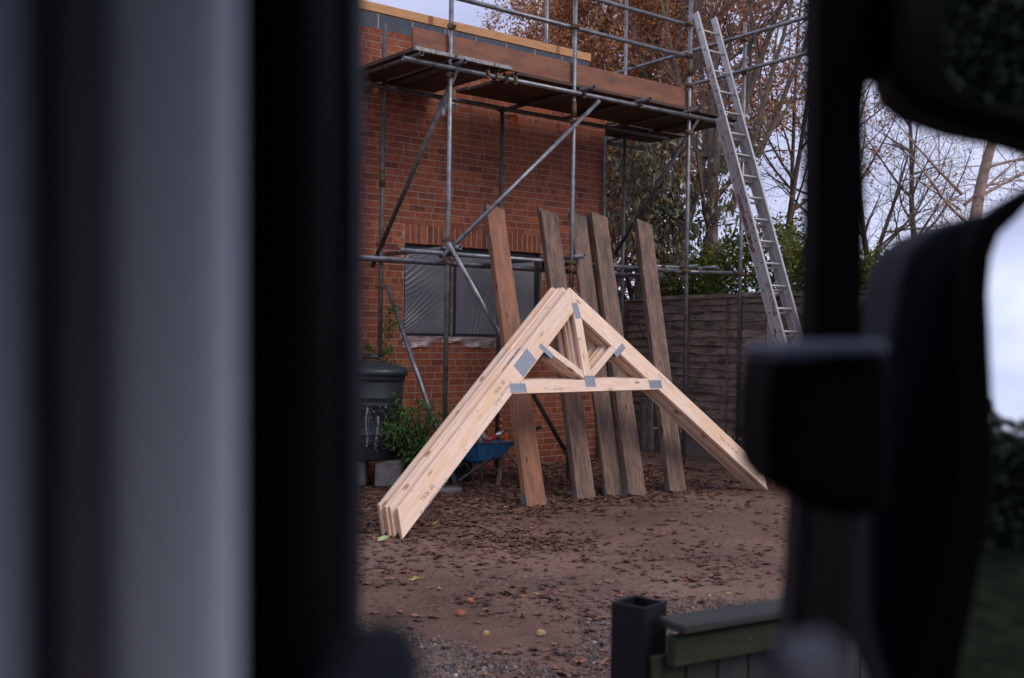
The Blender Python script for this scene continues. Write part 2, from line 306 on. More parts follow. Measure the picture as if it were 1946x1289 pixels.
def poly_prism(name, pts, thick, mat, parent=None, bev=.0, M4=None, endmat=None):
    """pts: 2D outline (local x,y), extruded along local z 0..thick, frame M4"""
    bm = bmesh.new(); vs = [bm.verts.new((p[0], p[1], 0)) for p in pts]; f = bm.faces.new(vs); bm.normal_update()
    r_ = bmesh.ops.extrude_face_region(bm, geom=[f]); bmesh.ops.translate(bm, verts=[v for v in r_['geom'] if isinstance(v, bmesh.types.BMVert)], vec=(0, 0, thick))
    bmesh.ops.recalc_face_normals(bm, faces=bm.faces)
    if bev: bmesh.ops.bevel(bm, geom=bm.edges[:], offset=bev, segments=1, affect='EDGES')
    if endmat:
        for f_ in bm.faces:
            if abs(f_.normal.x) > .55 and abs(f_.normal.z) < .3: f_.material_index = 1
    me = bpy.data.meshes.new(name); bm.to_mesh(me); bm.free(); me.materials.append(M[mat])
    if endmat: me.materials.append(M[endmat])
    o = link(name, me, mat=M4); put(o, parent); return o
def tubes_mesh(name, paths, mat, sides=12, closed=True, smooth=True):
    """paths: list of (points, radii)"""
    V, Q, off = [], [], 0
    for pts, rad in paths:
        pts = [np.array(p, float) for p in pts]
        if not hasattr(rad, '__len__'): rad = [rad]*len(pts)
        t0 = pts[1]-pts[0]; t0 /= np.linalg.norm(t0); a = np.cross(t0, (0, 0, 1) if abs(t0[2]) < .9 else (1, 0, 0)); a /= np.linalg.norm(a)
        for i, p in enumerate(pts):
            tt = pts[min(i+1, len(pts)-1)]-pts[max(i-1, 0)]; tt /= np.linalg.norm(tt); a = a-tt*(a@tt); a /= np.linalg.norm(a); b_ = np.cross(tt, a)
            for k in range(sides):
                an = 2*math.pi*k/sides; V.append(p+rad[i]*(a*math.cos(an)+b_*math.sin(an)))
        for i in range(len(pts)-1):
            for k in range(sides):
                k2 = (k+1) % sides; Q.append((off+i*sides+k, off+i*sides+k2, off+(i+1)*sides+k2, off+(i+1)*sides+k))
        off += len(pts)*sides
    return mesh_np(name, V, Q, mat, smooth)
def tube(name, a, b_, r=.0242, mat='galv', parent=None, hollow=True, sides=14):
    """straight tube with real open ends: outer wall, inner wall and rims"""
    a, b_ = np.array(a, float), np.array(b_, float); d = (b_-a)/np.linalg.norm(b_-a)
    prof = [(a, r), (b_, r)]
    if hollow: pts = [a+d*.15, a, a, b_, b_, b_-d*.15]; rad = [r*.82, r*.82, r, r, r*.82, r*.82]
    else: pts = [a, a, b_, b_]; rad = [1e-4, r, r, 1e-4]
    aa = np.cross(d, (0, 0, 1) if abs(d[2]) < .9 else (1, 0, 0)); aa /= np.linalg.norm(aa); bb = np.cross(d, aa); V, Q = [], []
    for p, rr_ in zip(pts, rad):
        for k in range(sides): an = 2*math.pi*k/sides; V.append(p+rr_*(aa*math.cos(an)+bb*math.sin(an)))
    for i in range(len(pts)-1):
        for k in range(sides): k2 = (k+1) % sides; Q.append((i*sides+k, i*sides+k2, (i+1)*sides+k2, (i+1)*sides+k))
    me = mesh_np(name, V, Q, mat, True); c = (a+b_)/2
    me.transform(Matrix.Translation(-Vector(c))); me.polygons.foreach_set('use_smooth', [(i//sides) not in ((1, 3) if hollow else (0, 2)) for i in range(len(Q))])
    o = link(name, me, loc=c); put(o, parent); return o
def lathe(name, prof, c, mat, parent=None, sides=40, axis=None):
    V, Q = [], []
    for (r_, z) in prof:
        for k in range(sides): an = 2*math.pi*k/sides; V.append((r_*math.cos(an), r_*math.sin(an), z))
    for i in range(len(prof)-1):
        for k in range(sides): k2 = (k+1) % sides; Q.append((i*sides+k, i*sides+k2, (i+1)*sides+k2, (i+1)*sides+k))
    me = mesh_np(name, V, Q, mat, True)
    m4 = Matrix.Translation(Vector(c)) if axis is None else Matrix.Translation(Vector(c)) @ Vector(axis).to_track_quat('Z', 'Y').to_matrix().to_4x4()
    o = link(name, me, mat=m4); put(o, parent); return o
def boxes_np(C, X, Y, Z):
    """joined boxes; C centres (n,3); X,Y,Z half-extent vectors (n,3)"""
    n = len(C); s = np.array([(x, y, z) for x in (-1, 1) for y in (-1, 1) for z in (-1, 1)], float)
    V = C[:, None, :]+s[None, :, 0:1]*X[:, None, :]+s[None, :, 1:2]*Y[:, None, :]+s[None, :, 2:3]*Z[:, None, :]
    Fq = np.array(BOXF)[None]+8*np.arange(n)[:, None, None]
    return V.reshape(-1, 3), Fq.reshape(-1, 4)

# ------------------------------------------------------------------ ground
def gh(x, y):
    """ground height"""
    return .012*np.sin(x*1.7+.5)*np.sin(y*1.3)+.008*np.sin(x*4.1+y*3.3)+.004*np.sin(x*9+1)*np.sin(y*11)
gx = np.linspace(0, 15, 260); gy = np.linspace(0, 15, 260); X, Y = np.meshgrid(gx, gy, indexing='ij'); Zg = gh(X, Y)
edge = np.minimum.reduce([X, Y, 15-X, 15-Y]); Zg = np.where(edge < .2, np.minimum(Zg, 0), Zg)
V = np.stack([X, Y, Zg], -1).reshape(-1, 3); ii, jj = np.meshgrid(np.arange(259), np.arange(259), indexing='ij'); q = (ii*260+jj).ravel()
Q = np.stack([q, q+260, q+261, q+1], 1)
tag(link('ground', mesh_np('ground', V, Q, 'earth', True)), 'damp brown earth of the yard strewn with leaves', kind='structure')
V = [(-200, -200, -.03), (200, -200, -.03), (200, 200, -.03), (-200, 200, -.03)]
tag(link('terrain', mesh_np('terrain', V, [(0, 1, 2, 3)], 'earth')), 'bare ground running on around the yard', kind='structure')

# ------------------------------------------------------------------ brick house
WY = 10.18; HX0, HX1, HZ1 = 3.6, 9.56, 4.86; WX0, WX1, WZ0, WZ1 = 6.54, 8.53, 1.53, 2.57
house = empty('brick_house', 'red brick house wall with bare block top and plastic covered window behind scaffolding', 'house', loc=(7.0, WY, 0))
bricks = []   # centre x, z, len, height
for k in range(65):
    z = k*.075+.0375+.005
    if z > HZ1: break
    x = HX0-random.uniform(0, .2); kind = k % 2
    while x < HX1-.02:
        L = .215
        if random.random() < (.16 if k % 4 else .55): L = .1025
        x1 = min(x+L, HX1)
        if HX1-x1 < .05: x1 = HX1
        zlo, zhi = z-.0325, z+.0325
        a0, a1 = max(x, HX0), x1
        segs = [(a0, a1)]
        if zhi > WZ0-.01 and zlo < WZ1+.215: segs = [(p0, p1) for p0, p1 in ((a0, min(a1, WX0-.01)), (max(a0, WX1+.01), a1)) if p1-p0 > .03]
        for p0, p1 in segs: bricks.append(((p0+p1)/2, z, p1-p0))
        x = x1+.010
mort = []
def slab(lo, hi): mort.append((lo, hi))
slab((HX0, WY+.0022, 0), (WX0, WY+.10, HZ1)); slab((WX1, WY+.0022, 0), (HX1-.0022, WY+.10, HZ1)); slab((WX0, WY+.0022, 0), (WX1, WY+.10, WZ0-.005)); slab((WX0, WY+.0022, WZ1+.01), (WX1, WY+.10, HZ1))
slab((HX1-.10, WY+.10, 0), (HX1-.0022, WY+6, HZ1)); slab((HX0, WY+.25, 0), (HX1-.10, WY+.3, WZ0-.1))
C = np.array([[(a[i]+b_[i])/2 for i in range(3)] for a, b_ in mort]); Hh = np.array([[(b_[i]-a[i])/2 for i in range(3)] for a, b_ in mort])
V, Q = boxes_np(C, Hh*[1, 0, 0], Hh*[0, 1, 0], Hh*[0, 0, 1])
put(link('mortar', mesh_np('mortar', V, Q, 'mortar')), house)
# visibility score: the nearest bricks that nothing hides
def hidden(x, z):
    v = np.array([x, WY, z])-CAM; d = v@fw; px = 973+F*(v@rt)/d; py = 644.5-F*(v@up)/d
    return px < 690 or py < 0 or (py > 640 and 900 < px < 1150 and False)
vis = [bk for bk in bricks if not hidden(bk[0], bk[1]) and bk[2] > .15]
vis.sort(key=lambda bk: (bk[0]**2+(bk[1]-CH)**2*.4))
cand = [bk for bk in vis if bk[1] > .15]
single = set(cand[:270]); bmesh_cache = {}
for bk in bricks:
    if bk in single:
        L = round(bk[2], 3)
        if L not in bmesh_cache:
            me = mesh_np('brick', boxv(L, .10, .065), BOXF, 'brick'); bevel_me(me, .0009); bmesh_cache[L] = me
        o = link('brick', bmesh_cache[L], loc=(bk[0], WY+.05+random.uniform(-.0007, .0007), bk[1])); o.rotation_euler = (0, random.uniform(-.004, .004), random.uniform(-.004, .004)); put(o, house)
rest = [bk for bk in bricks if bk not in single]
C = np.array([[bk[0], WY+.05+random.uniform(-.0007, .0007), bk[1]] for bk in rest]); n = len(C)
Xh = np.zeros((n, 3)); Xh[:, 0] = [bk[2]/2 for bk in rest]; Yh = np.tile([0, .05, 0], (n, 1)); Zh = np.tile([0, 0, .0325], (n, 1))
side = []
for k in range(64):
    y = WY+.01+(0 if k % 2 else .11)
    while y < WY+5.8: side.append((HX1-.05, y+.1075, k*.075+.0425)); y += .225
Cs = np.array(side); C = np.vstack([C, Cs]); ns = len(Cs); Xh = np.vstack([Xh, np.tile([.05, 0, 0], (ns, 1))]); Yh = np.vstack([Yh, np.tile([0, .1075, 0], (ns, 1))]); Zh = np.vstack([Zh, np.tile([0, 0, .0325], (ns, 1))])
keep = ~((C[:, 0] > HX1-.08) & (C[:, 1] > WY+.09) & (C[:, 1] < WY+.13)); C, Xh, Yh, Zh = C[keep], Xh[keep], Yh[keep], Zh[keep]
V, Q = boxes_np(C, Xh, Yh, Zh); o = link('brickwork', mesh_np('brickwork', V, Q, 'brick')); put(o, house); o['kind'] = 'stuff'
# soldier course over the window
sm = mesh_np('brick', boxv(.065, .10, .215), BOXF, 'brick'); bevel_me(sm, .003)
x = WX0+.035
while x < WX1:
    o = link('brick', sm, loc=(x, WY+.05+random.uniform(-.001, .0008), WZ1+.1075)); o.rotation_euler = (0, random.uniform(-.01, .01), 0); put(o, house); x += .0765
# inner leaf of dark blocks and the timber wall plate on top
IY = WY+.16
bl = mesh_np('block', boxv(.434, .10, .212), BOXF, 'block'); bevel_me(bl, .004)
for row in range(3):
    zc = 4.99-.225*row; x = 9.40-.22+(.22 if row % 2 else 0)
    while x > HX0:
        if x+.22 <= 9.41: put(link('block', bl, loc=(x, IY+.05+random.uniform(-.001, .001), zc)), house)
        x -= .45
put(link('mortar', mesh_np('mortar', *(boxes_np(np.array([[6.5, IY+.05, 4.76]]), np.array([[2.89, 0, 0]]), np.array([[0, .046, 0]]), np.array([[0, 0, .338]]))), 'pale_mortar')), house)
abox('wall_plate', (HX0, IY-.01, 5.105), (9.43, IY+.11, 5.205), 'plate_wood', house)
# window
win = abox('window', (WX0+.002, WY+.055, WZ0), (WX0+.05, WY+.11, WZ1), 'frame_black', house)
def sub(o, p): o.parent = p; o.matrix_parent_inverse = (Matrix.Translation(Vector(p.location)) @ p.rotation_euler.to_matrix().to_4x4()).inverted() if False else Matrix.Identity(4); return o
def wpart(name, lo, hi, mat):
    o = abox(name, lo, hi, mat); o.parent = win; o.matrix_parent_inverse = (house.matrix_basis @ win.matrix_parent_inverse @ win.matrix_basis).inverted(); return o
def under(o, p):
    """make o a child of p (itself a child of an unrotated Empty or top-level) and keep o where it is"""
    mw = p.matrix_basis.copy()
    if p.parent: mw = p.parent.matrix_basis @ p.matrix_parent_inverse @ mw
    o.parent = p; o.matrix_parent_inverse = mw.inverted(); return o
wpart('frame', (WX0+.05, WY+.055, WZ0), (WX1-.002, WY+.11, WZ0+.045), 'frame_black')
wpart('frame', (WX0+.05, WY+.055, WZ1-.05), (WX1-.002, WY+.11, WZ1), 'frame_black')
wpart('frame', (WX1-.05, WY+.055, WZ0+.045), (WX1-.002, WY+.11, WZ1-.05), 'frame_black')
mxx = onY(861, 560, WY+.08)[0]
wpart('mullion', (mxx-.02, WY+.05, WZ0+.045), (mxx+.025, WY+.11, WZ1-.05), 'frame_black')
wpart('batten', (mxx-.055, WY+.045, WZ0+.02), (mxx-.022, WY+.085, WZ1-.12), 'batten')
def sheet(name, x0, x1, z0, z1, y, foci, amp, mat, nx=150, nz=90):
    xs = np.linspace(x0, x1, nx); zs = np.linspace(z0, z1, nz); X, Z = np.meshgrid(xs, zs, indexing='ij'); H = np.zeros_like(X)
    for (fx, fz, dx, dz, spread, n_, s) in foci:
        an = np.arctan2(Z-fz, X-fx); a0 = math.atan2(dz, dx); d = (an-a0+math.pi) % (2*math.pi)-math.pi; rr_ = np.hypot(X-fx, Z-fz)
        ph = n_*an+1.3*np.sin(5*an+s)+.8*np.sin(rr_*7+s); H += np.exp(-(d/spread)**2)*np.clip(np.sin(ph), 0, 1)**3*np.clip(1.3-rr_*.9, .1, 1)
    H += .25*np.sin(X*5+Z*3)*np.sin(Z*4-X)
    V = np.stack([X, y-amp*H, Z], -1).reshape(-1, 3); a, b_ = np.meshgrid(np.arange(nx-1), np.arange(nz-1), indexing='ij'); q = (a*nz+b_).ravel()
    return mesh_np(name, V, np.stack([q, q+nz, q+nz+1, q+1], 1), mat, True)
o = link('plastic_sheet', sheet('plastic_sheet', WX0+.05, mxx-.02, WZ0+.045, WZ1-.05, WY+.075, [(WX0-.75, WZ0+.10, 1, .62, .16, 120, 1.), (WX0-.6, WZ0-.35, 1, .75, .13, 140, 2.), (WX0-.8, WZ0+.45, 1, .55, .12, 115, 4.)], .022, 'poly')); under(o, win)
o = link('plastic_sheet', sheet('plastic_sheet', mxx+.025, WX1-.05, WZ0+.045, WZ1-.05, WY+.075, [(WX1+.45, WZ0-.35, -.62, 1, .16, 170, .4), (mxx+.1, WZ0-.6, .3, 1, .12, 90, 3.)], .016, 'poly')); under(o, win)
# loose flap of polythene under the sill
nx, nz = 120, 14; xs = np.linspace(WX0-.02, WX1-.35, nx); V = []
for i, x in enumerate(xs):
    hh = .10+.035*math.sin(i*.09+.6)+.012*math.sin(i*.31)
    for j in range(nz): s = j/(nz-1); V.append((x+.01*math.sin(s*5), WY-.012-.012*math.sin(i*.22+s*4)*s-.008*s*math.sin(i*.6), WZ0+.01-hh*s))
a, b_ = np.meshgrid(np.arange(nx-1), np.arange(nz-1), indexing='ij'); q = (a*nz+b_).ravel()
o = link('plastic_flap', mesh_np('plastic_flap', V, np.stack([q, q+nz, q+nz+1, q+1], 1), 'poly_loose', True)); put(o, house)

# ------------------------------------------------------------------ scaffold
scaf = empty('scaffold', 'grey tube scaffold with brown toe board and plank deck against the brick house', 'scaffold', loc=(7.9, 8.85, 0))
P2, P3, P4 = (6.19, 8.85), (7.836, 8.85), (9.672, 8.85)
R_ = .0242
def post(x, y, z0, z1, dx=0., mat='galv'): return tube('post', (x, y, z0), (x+dx, y, z1), R_, mat, scaf)
post(*P2, 0.0, 5.9); post(*P3, .02, 5.9); post(*P4, .05, 5.9); post(10.62, 8.83, .02, 5.52, .03)
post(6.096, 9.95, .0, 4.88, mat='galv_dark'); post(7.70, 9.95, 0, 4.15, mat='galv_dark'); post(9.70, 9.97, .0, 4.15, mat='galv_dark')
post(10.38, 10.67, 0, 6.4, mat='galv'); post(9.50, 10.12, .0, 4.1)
post(onY(1039, 60, 10.9)[0], 10.9, 4.4, 6.4)
def ledger(name, a, b_, mat='galv'): return tube(name, a, b_, R_, mat, scaf)
YL = 8.85+.05
ledger('ledger', (5.60, 8.80, 4.20), (10.75, 8.80, 4.205))
ledger('ledger', (5.66, YL, 2.372), (9.62, YL, 2.362)); ledger('ledger', (8.95, YL+.05, 2.40), (10.05, YL+.05, 2.41)); ledger('ledger', (9.5, YL, 2.355), (10.55, YL, 2.385))
ledger('ledger', (5.0, YL+.1, 2.285), (9.46, YL+.1, 2.285))
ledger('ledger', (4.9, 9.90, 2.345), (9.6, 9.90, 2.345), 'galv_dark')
ledger('handrail', (6.1, YL-.01, 4.935), (9.66, YL-.01, 4.932)); ledger('handrail', (6.1, YL-.01, 5.31), (9.66, YL-.01, 5.31))
ledger('handrail', (10.66, 11.2, 5.30), (10.42, 7.62, 5.30)); ledger('handrail', (10.64, 9.75, 4.885), (10.42, 7.62, 4.885))
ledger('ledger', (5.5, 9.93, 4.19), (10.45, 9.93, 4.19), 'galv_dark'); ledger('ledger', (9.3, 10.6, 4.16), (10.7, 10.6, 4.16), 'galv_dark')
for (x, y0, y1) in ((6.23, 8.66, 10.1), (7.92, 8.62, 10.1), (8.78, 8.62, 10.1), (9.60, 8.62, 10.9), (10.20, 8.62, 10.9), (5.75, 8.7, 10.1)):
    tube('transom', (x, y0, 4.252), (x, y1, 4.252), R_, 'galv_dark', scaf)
for (x, y0, y1, z) in ((6.24, 8.70, 10.1, 2.425), (7.89, 8.70, 10.1, 2.43), (9.74, 8.72, 10.1, 2.42), (10.12, 8.75, 9.6, 2.43)):
    tube('transom', (x, y0, z), (x, y1, z), R_, 'galv', scaf)
# braces
tube('brace', (6.09, 8.79, 2.33), (8.15, 8.79, 4.16), R_, 'galv', scaf)
tube('brace', (6.13, 8.76, 2.47), (7.90, 8.90, .22), R_, 'galv', scaf)
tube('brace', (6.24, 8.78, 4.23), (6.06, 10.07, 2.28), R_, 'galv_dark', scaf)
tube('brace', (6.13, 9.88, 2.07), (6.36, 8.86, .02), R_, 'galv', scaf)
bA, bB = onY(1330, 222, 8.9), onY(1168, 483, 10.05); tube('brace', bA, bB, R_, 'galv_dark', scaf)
# couplers: two half shells, flap and bolt
cb = bmesh.new()
bmesh.ops.create_cone(cb, cap_ends=False, segments=12, radius1=.033, radius2=.033, depth=.05)
for (c_, s_) in (((.038, 0, 0), (.03, .045, .045)), ((-.036, .012, .0), (.022, .03, .04)), ((.0, .040, .0), (.055, .012, .028))):
    r_ = bmesh.ops.create_cube(cb, size=1); bmesh.ops.scale(cb, verts=r_['verts'], vec=s_); bmesh.ops.translate(cb, verts=r_['verts'], vec=c_)
r_ = bmesh.ops.create_cone(cb, cap_ends=True, segments=8, radius1=.008, radius2=.008, depth=.085, matrix=Matrix.Translation((.045, .02, 0)) @ Matrix.Rotation(math.pi/2, 4, 'X'))
r_ = bmesh.ops.create_cone(cb, cap_ends=True, segments=6, radius1=.015, radius2=.015, depth=.018, matrix=Matrix.Translation((.045, -.022, 0)) @ Matrix.Rotation(math.pi/2, 4, 'X'))
cme = bpy.data.meshes.new('coupler'); cb.to_mesh(cme); cb.free(); cme.materials.append(M['coupler'])
def coupler(x, y, z, ax=(0, 0, 1), rot=0.):
    q_ = Vector(ax).to_track_quat('Z', 'Y') @ Quaternion((0, 0, 1), rot); o = link('coupler', cme, mat=Matrix.Translation((x, y, z)) @ q_.to_matrix().to_4x4()); put(o, scaf)
for x, z in ((P2[0], 4.21), (P2[0], 4.14), (P2[0], 4.62), (P2[0], 2.50), (P2[0], 2.36), (P2[0], 2.28), (P3[0], 4.2), (P3[0], 4.93), (P3[0], 5.31), (P3[0], 3.90), (P3[0], 2.37), (P3[0], 2.28), (P4[0], 4.2), (P4[0], 4.30), (P4[0], 4.02), (P4[0], 4.93), (P4[0], 5.31), (P4[0], 4.58), (P4[0], 2.37)):
    coupler(x+.002, 8.85, z, rot=random.uniform(-.9, .9))
for z in (5.30, 4.885, 2.38): coupler(10.63+.01, 8.83, z, rot=random.uniform(-1, 1))
for z in (2.35, 2.07, 2.52, 4.19): coupler(6.096, 9.95, z, rot=random.uniform(-1, 1))
for z in (2.35, 4.18): coupler(7.70, 9.95, z); coupler(9.70, 9.97, z)
coupler(7.85, 8.86, .30); coupler(7.85, 8.86, .26, rot=1.5); coupler(9.66, 8.85, .12, rot=.6); coupler(9.50, 10.12, 2.62)
for x in (6.6, 7.92, 8.78, 10.20): coupler(x, 8.80, 4.205, (1, 0, 0), random.uniform(1, 2)); 
for x in (6.72, 6.84, 6.96): coupler(x, 8.80, 4.20, (1, 0, 0), random.uniform(1, 2))
for x in (6.17, 7.8, 9.35, 9.66, 9.95): coupler(x, YL+.02, 2.37, (1, 0, 0), random.uniform(1, 2))
coupler(10.50, 10.66, 5.3); coupler(10.40, 10.67, 4.9); coupler(7.53, 8.93, 2.33, (1, 0, 0), 1.)
# spigot sleeves on the posts
for (x, y, z) in ((P3[0], 8.85, 4.03), (P4[0], 8.85, 4.78), (6.096, 9.95, 3.22)): tube('sleeve', (x, y, z-.09), (x, y, z+.09), .031, 'coupler', scaf)
# toe board and deck planks
box('toe_board', (7.76, 8.905, 4.437), (1, 0, 0), (0, 0, 1), 3.94*.99+.2-.12, .225, .036, 'toe_wood', scaf)
box('toe_board', (10.1, 9.62, 4.437), (0, 1, 0), (0, 0, 1), .01, .01, .01, 'toe_wood', scaf, 0) if False else None
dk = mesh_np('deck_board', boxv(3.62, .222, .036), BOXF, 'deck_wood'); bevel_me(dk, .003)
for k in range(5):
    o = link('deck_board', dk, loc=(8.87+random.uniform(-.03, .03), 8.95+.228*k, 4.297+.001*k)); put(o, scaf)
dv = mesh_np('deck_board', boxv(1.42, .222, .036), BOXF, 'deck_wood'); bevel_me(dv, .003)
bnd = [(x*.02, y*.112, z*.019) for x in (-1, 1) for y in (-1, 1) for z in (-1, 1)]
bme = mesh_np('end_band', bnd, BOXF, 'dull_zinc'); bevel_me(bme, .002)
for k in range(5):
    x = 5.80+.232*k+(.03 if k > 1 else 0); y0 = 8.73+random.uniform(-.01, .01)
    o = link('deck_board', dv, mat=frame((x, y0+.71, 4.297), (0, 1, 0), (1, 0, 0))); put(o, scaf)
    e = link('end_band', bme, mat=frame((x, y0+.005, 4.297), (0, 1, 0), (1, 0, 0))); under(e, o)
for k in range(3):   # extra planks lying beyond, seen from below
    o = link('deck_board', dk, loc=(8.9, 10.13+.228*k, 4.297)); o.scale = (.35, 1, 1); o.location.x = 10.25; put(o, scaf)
# sole pads under two posts
lathe('sole_pad', [(0, .045), (.15, .045), (.16, .03), (.15, 0)], (6.19, 8.80, 0), 'concrete', scaf, 18)
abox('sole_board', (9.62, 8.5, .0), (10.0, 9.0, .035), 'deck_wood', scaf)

# ------------------------------------------------------------------ leaning boards
n_l = np.array([0, -2.43, 1.19]); n_l /= np.linalg.norm(n_l)   # face normal of a board that leans from Y=7.62 to the ledger
BRD = [
 ((926.8, 391.5), (955.5, 393.9), (1038.7, 963), (1004, 965.8), 'board_orange', 1, 'orange brown scaffold board leaning leftmost of the row behind the trusses'),
 ((1029.5, 402), (1059.5, 405.5), (1133.3, 949.6), (1098, 951), 'board_brown', 1, 'grey brown board second from the left, a taller board tight behind it'),
 ((1083, 406), (1113.7, 407.8), (1185, 941.3), (1153.5, 943.4), 'board_brown', 0, 'dark weathered board leaning just right of the middle front scaffold post'),
 ((1124.8, 406), (1153.5, 408.7), (1226.8, 941.3), (1199, 944), 'board_brown', 2, 'broad dark board in front of two others, close to the corner of the house'),
 ((1210.8, 419.4), (1238.6, 422.5), (1305, 935.7), (1274.3, 937.8), 'board_brown', 1, 'brown board standing apart at the right before the fence'),
]
for k, (TL, TR, BR, BL, mat, nback, lab) in enumerate(BRD):
    foot = onZ((BL[0]+BR[0])/2, (BL[1]+BR[1])/2, .0); n = np.array([0, -2.43, YL-.07-foot[1]]); n /= np.linalg.norm(n)
    tl, tr, br, bl_ = [onP(p[0], p[1], foot, n) for p in (TL, TR, BR, BL)]
    a = (bl_+br)/2; c = (tl+tr)/2; L = np.linalg.norm(c-a); x = (c-a)/L; yv = np.cross(n, x)
    W = .225; T = .038
    for j in range(nback+1):
        off = -n*(T*(j+.5)+.004*j)+yv*(-.006*j if k != 2 else 0)
        top = .06*j if (k == 1) else (-.03*j if k == 0 else .01*j)
        LL = L+top; cc = a+x*(LL/2)+off
        root = box('scaffold_board', cc, x, yv, LL, W, T, mat if not (k == 0 and j) else 'board_orange', None, .004)
        lb = lab if j == 0 else {0: 'board hidden behind the orange brown leftmost leaning board', 1: 'taller reddish board tucked behind the second leaning board from the left', 3: ['', 'first board sandwiched behind the broad one by the house corner', 'rearmost of the three stacked boards by the house corner'][j] if k == 3 else '', 4: 'board behind the one standing apart at the right before the fence'}[k]
        tag(root, lb, 'scaffold board', 'old scaffold boards leaning on the ledgers')
        for e in (-1, 1):
            for sd_ in (-1, 1):
                eb = box('end_band', cc+x*e*(LL/2-.055)+yv*sd_*(W/2+.0), x, yv, .11, .004, T+.003, 'galv', None, 0); under(eb, root)

# ------------------------------------------------------------------ roof trusses
A = onZ(765, 1025, 0.004); B = onZ(1458, 932, .004); mid = (A+B)/2; AP = onX(1086, 548, mid[0])
tn = np.cross(B-A, AP-A); tn /= np.linalg.norm(tn)
if tn[1] < 0: tn = -tn                      # points into the scene, away from the camera
ex = (B-A)/np.linalg.norm(B-A); ey = np.cross(tn, ex)
if ey[2] < 0: ey = -ey
ez = np.cross(ex, ey)                       # = -tn or tn
def tp(o0, x, y): return o0+ex*x+ey*y
SP = 4.59; HB = .235; APY = 2.108; slope = (APY-HB)/(SP/2); sang = math.atan(slope); low_ap = APY-HB
def member(name, o0, pts, along, thick, mat, parent):
    """pts in truss coordinates; local X along the grain"""
    al = np.array([math.cos(along), math.sin(along)]); c = np.mean(pts, 0); xx = ex*al[0]+ey*al[1]
    zz = ez; yy = np.cross(zz, xx); loc = [((p[0]-c[0])*al[0]+(p[1]-c[1])*al[1], -(p[0]-c[0])*al[1]+(p[1]-c[1])*al[0]) for p in pts]
    base = tp(o0, c[0], c[1])
    if ez@tn < 0: base = base+tn*thick
    m4 = Matrix(((xx[0], yy[0], zz[0], base[0]), (xx[1], yy[1], zz[1], base[1]), (xx[2], yy[2], zz[2], base[2]), (0, 0, 0, 1)))
    return poly_prism(name, loc, thick, mat, parent, .0022, m4, 'shaded_end_wood')
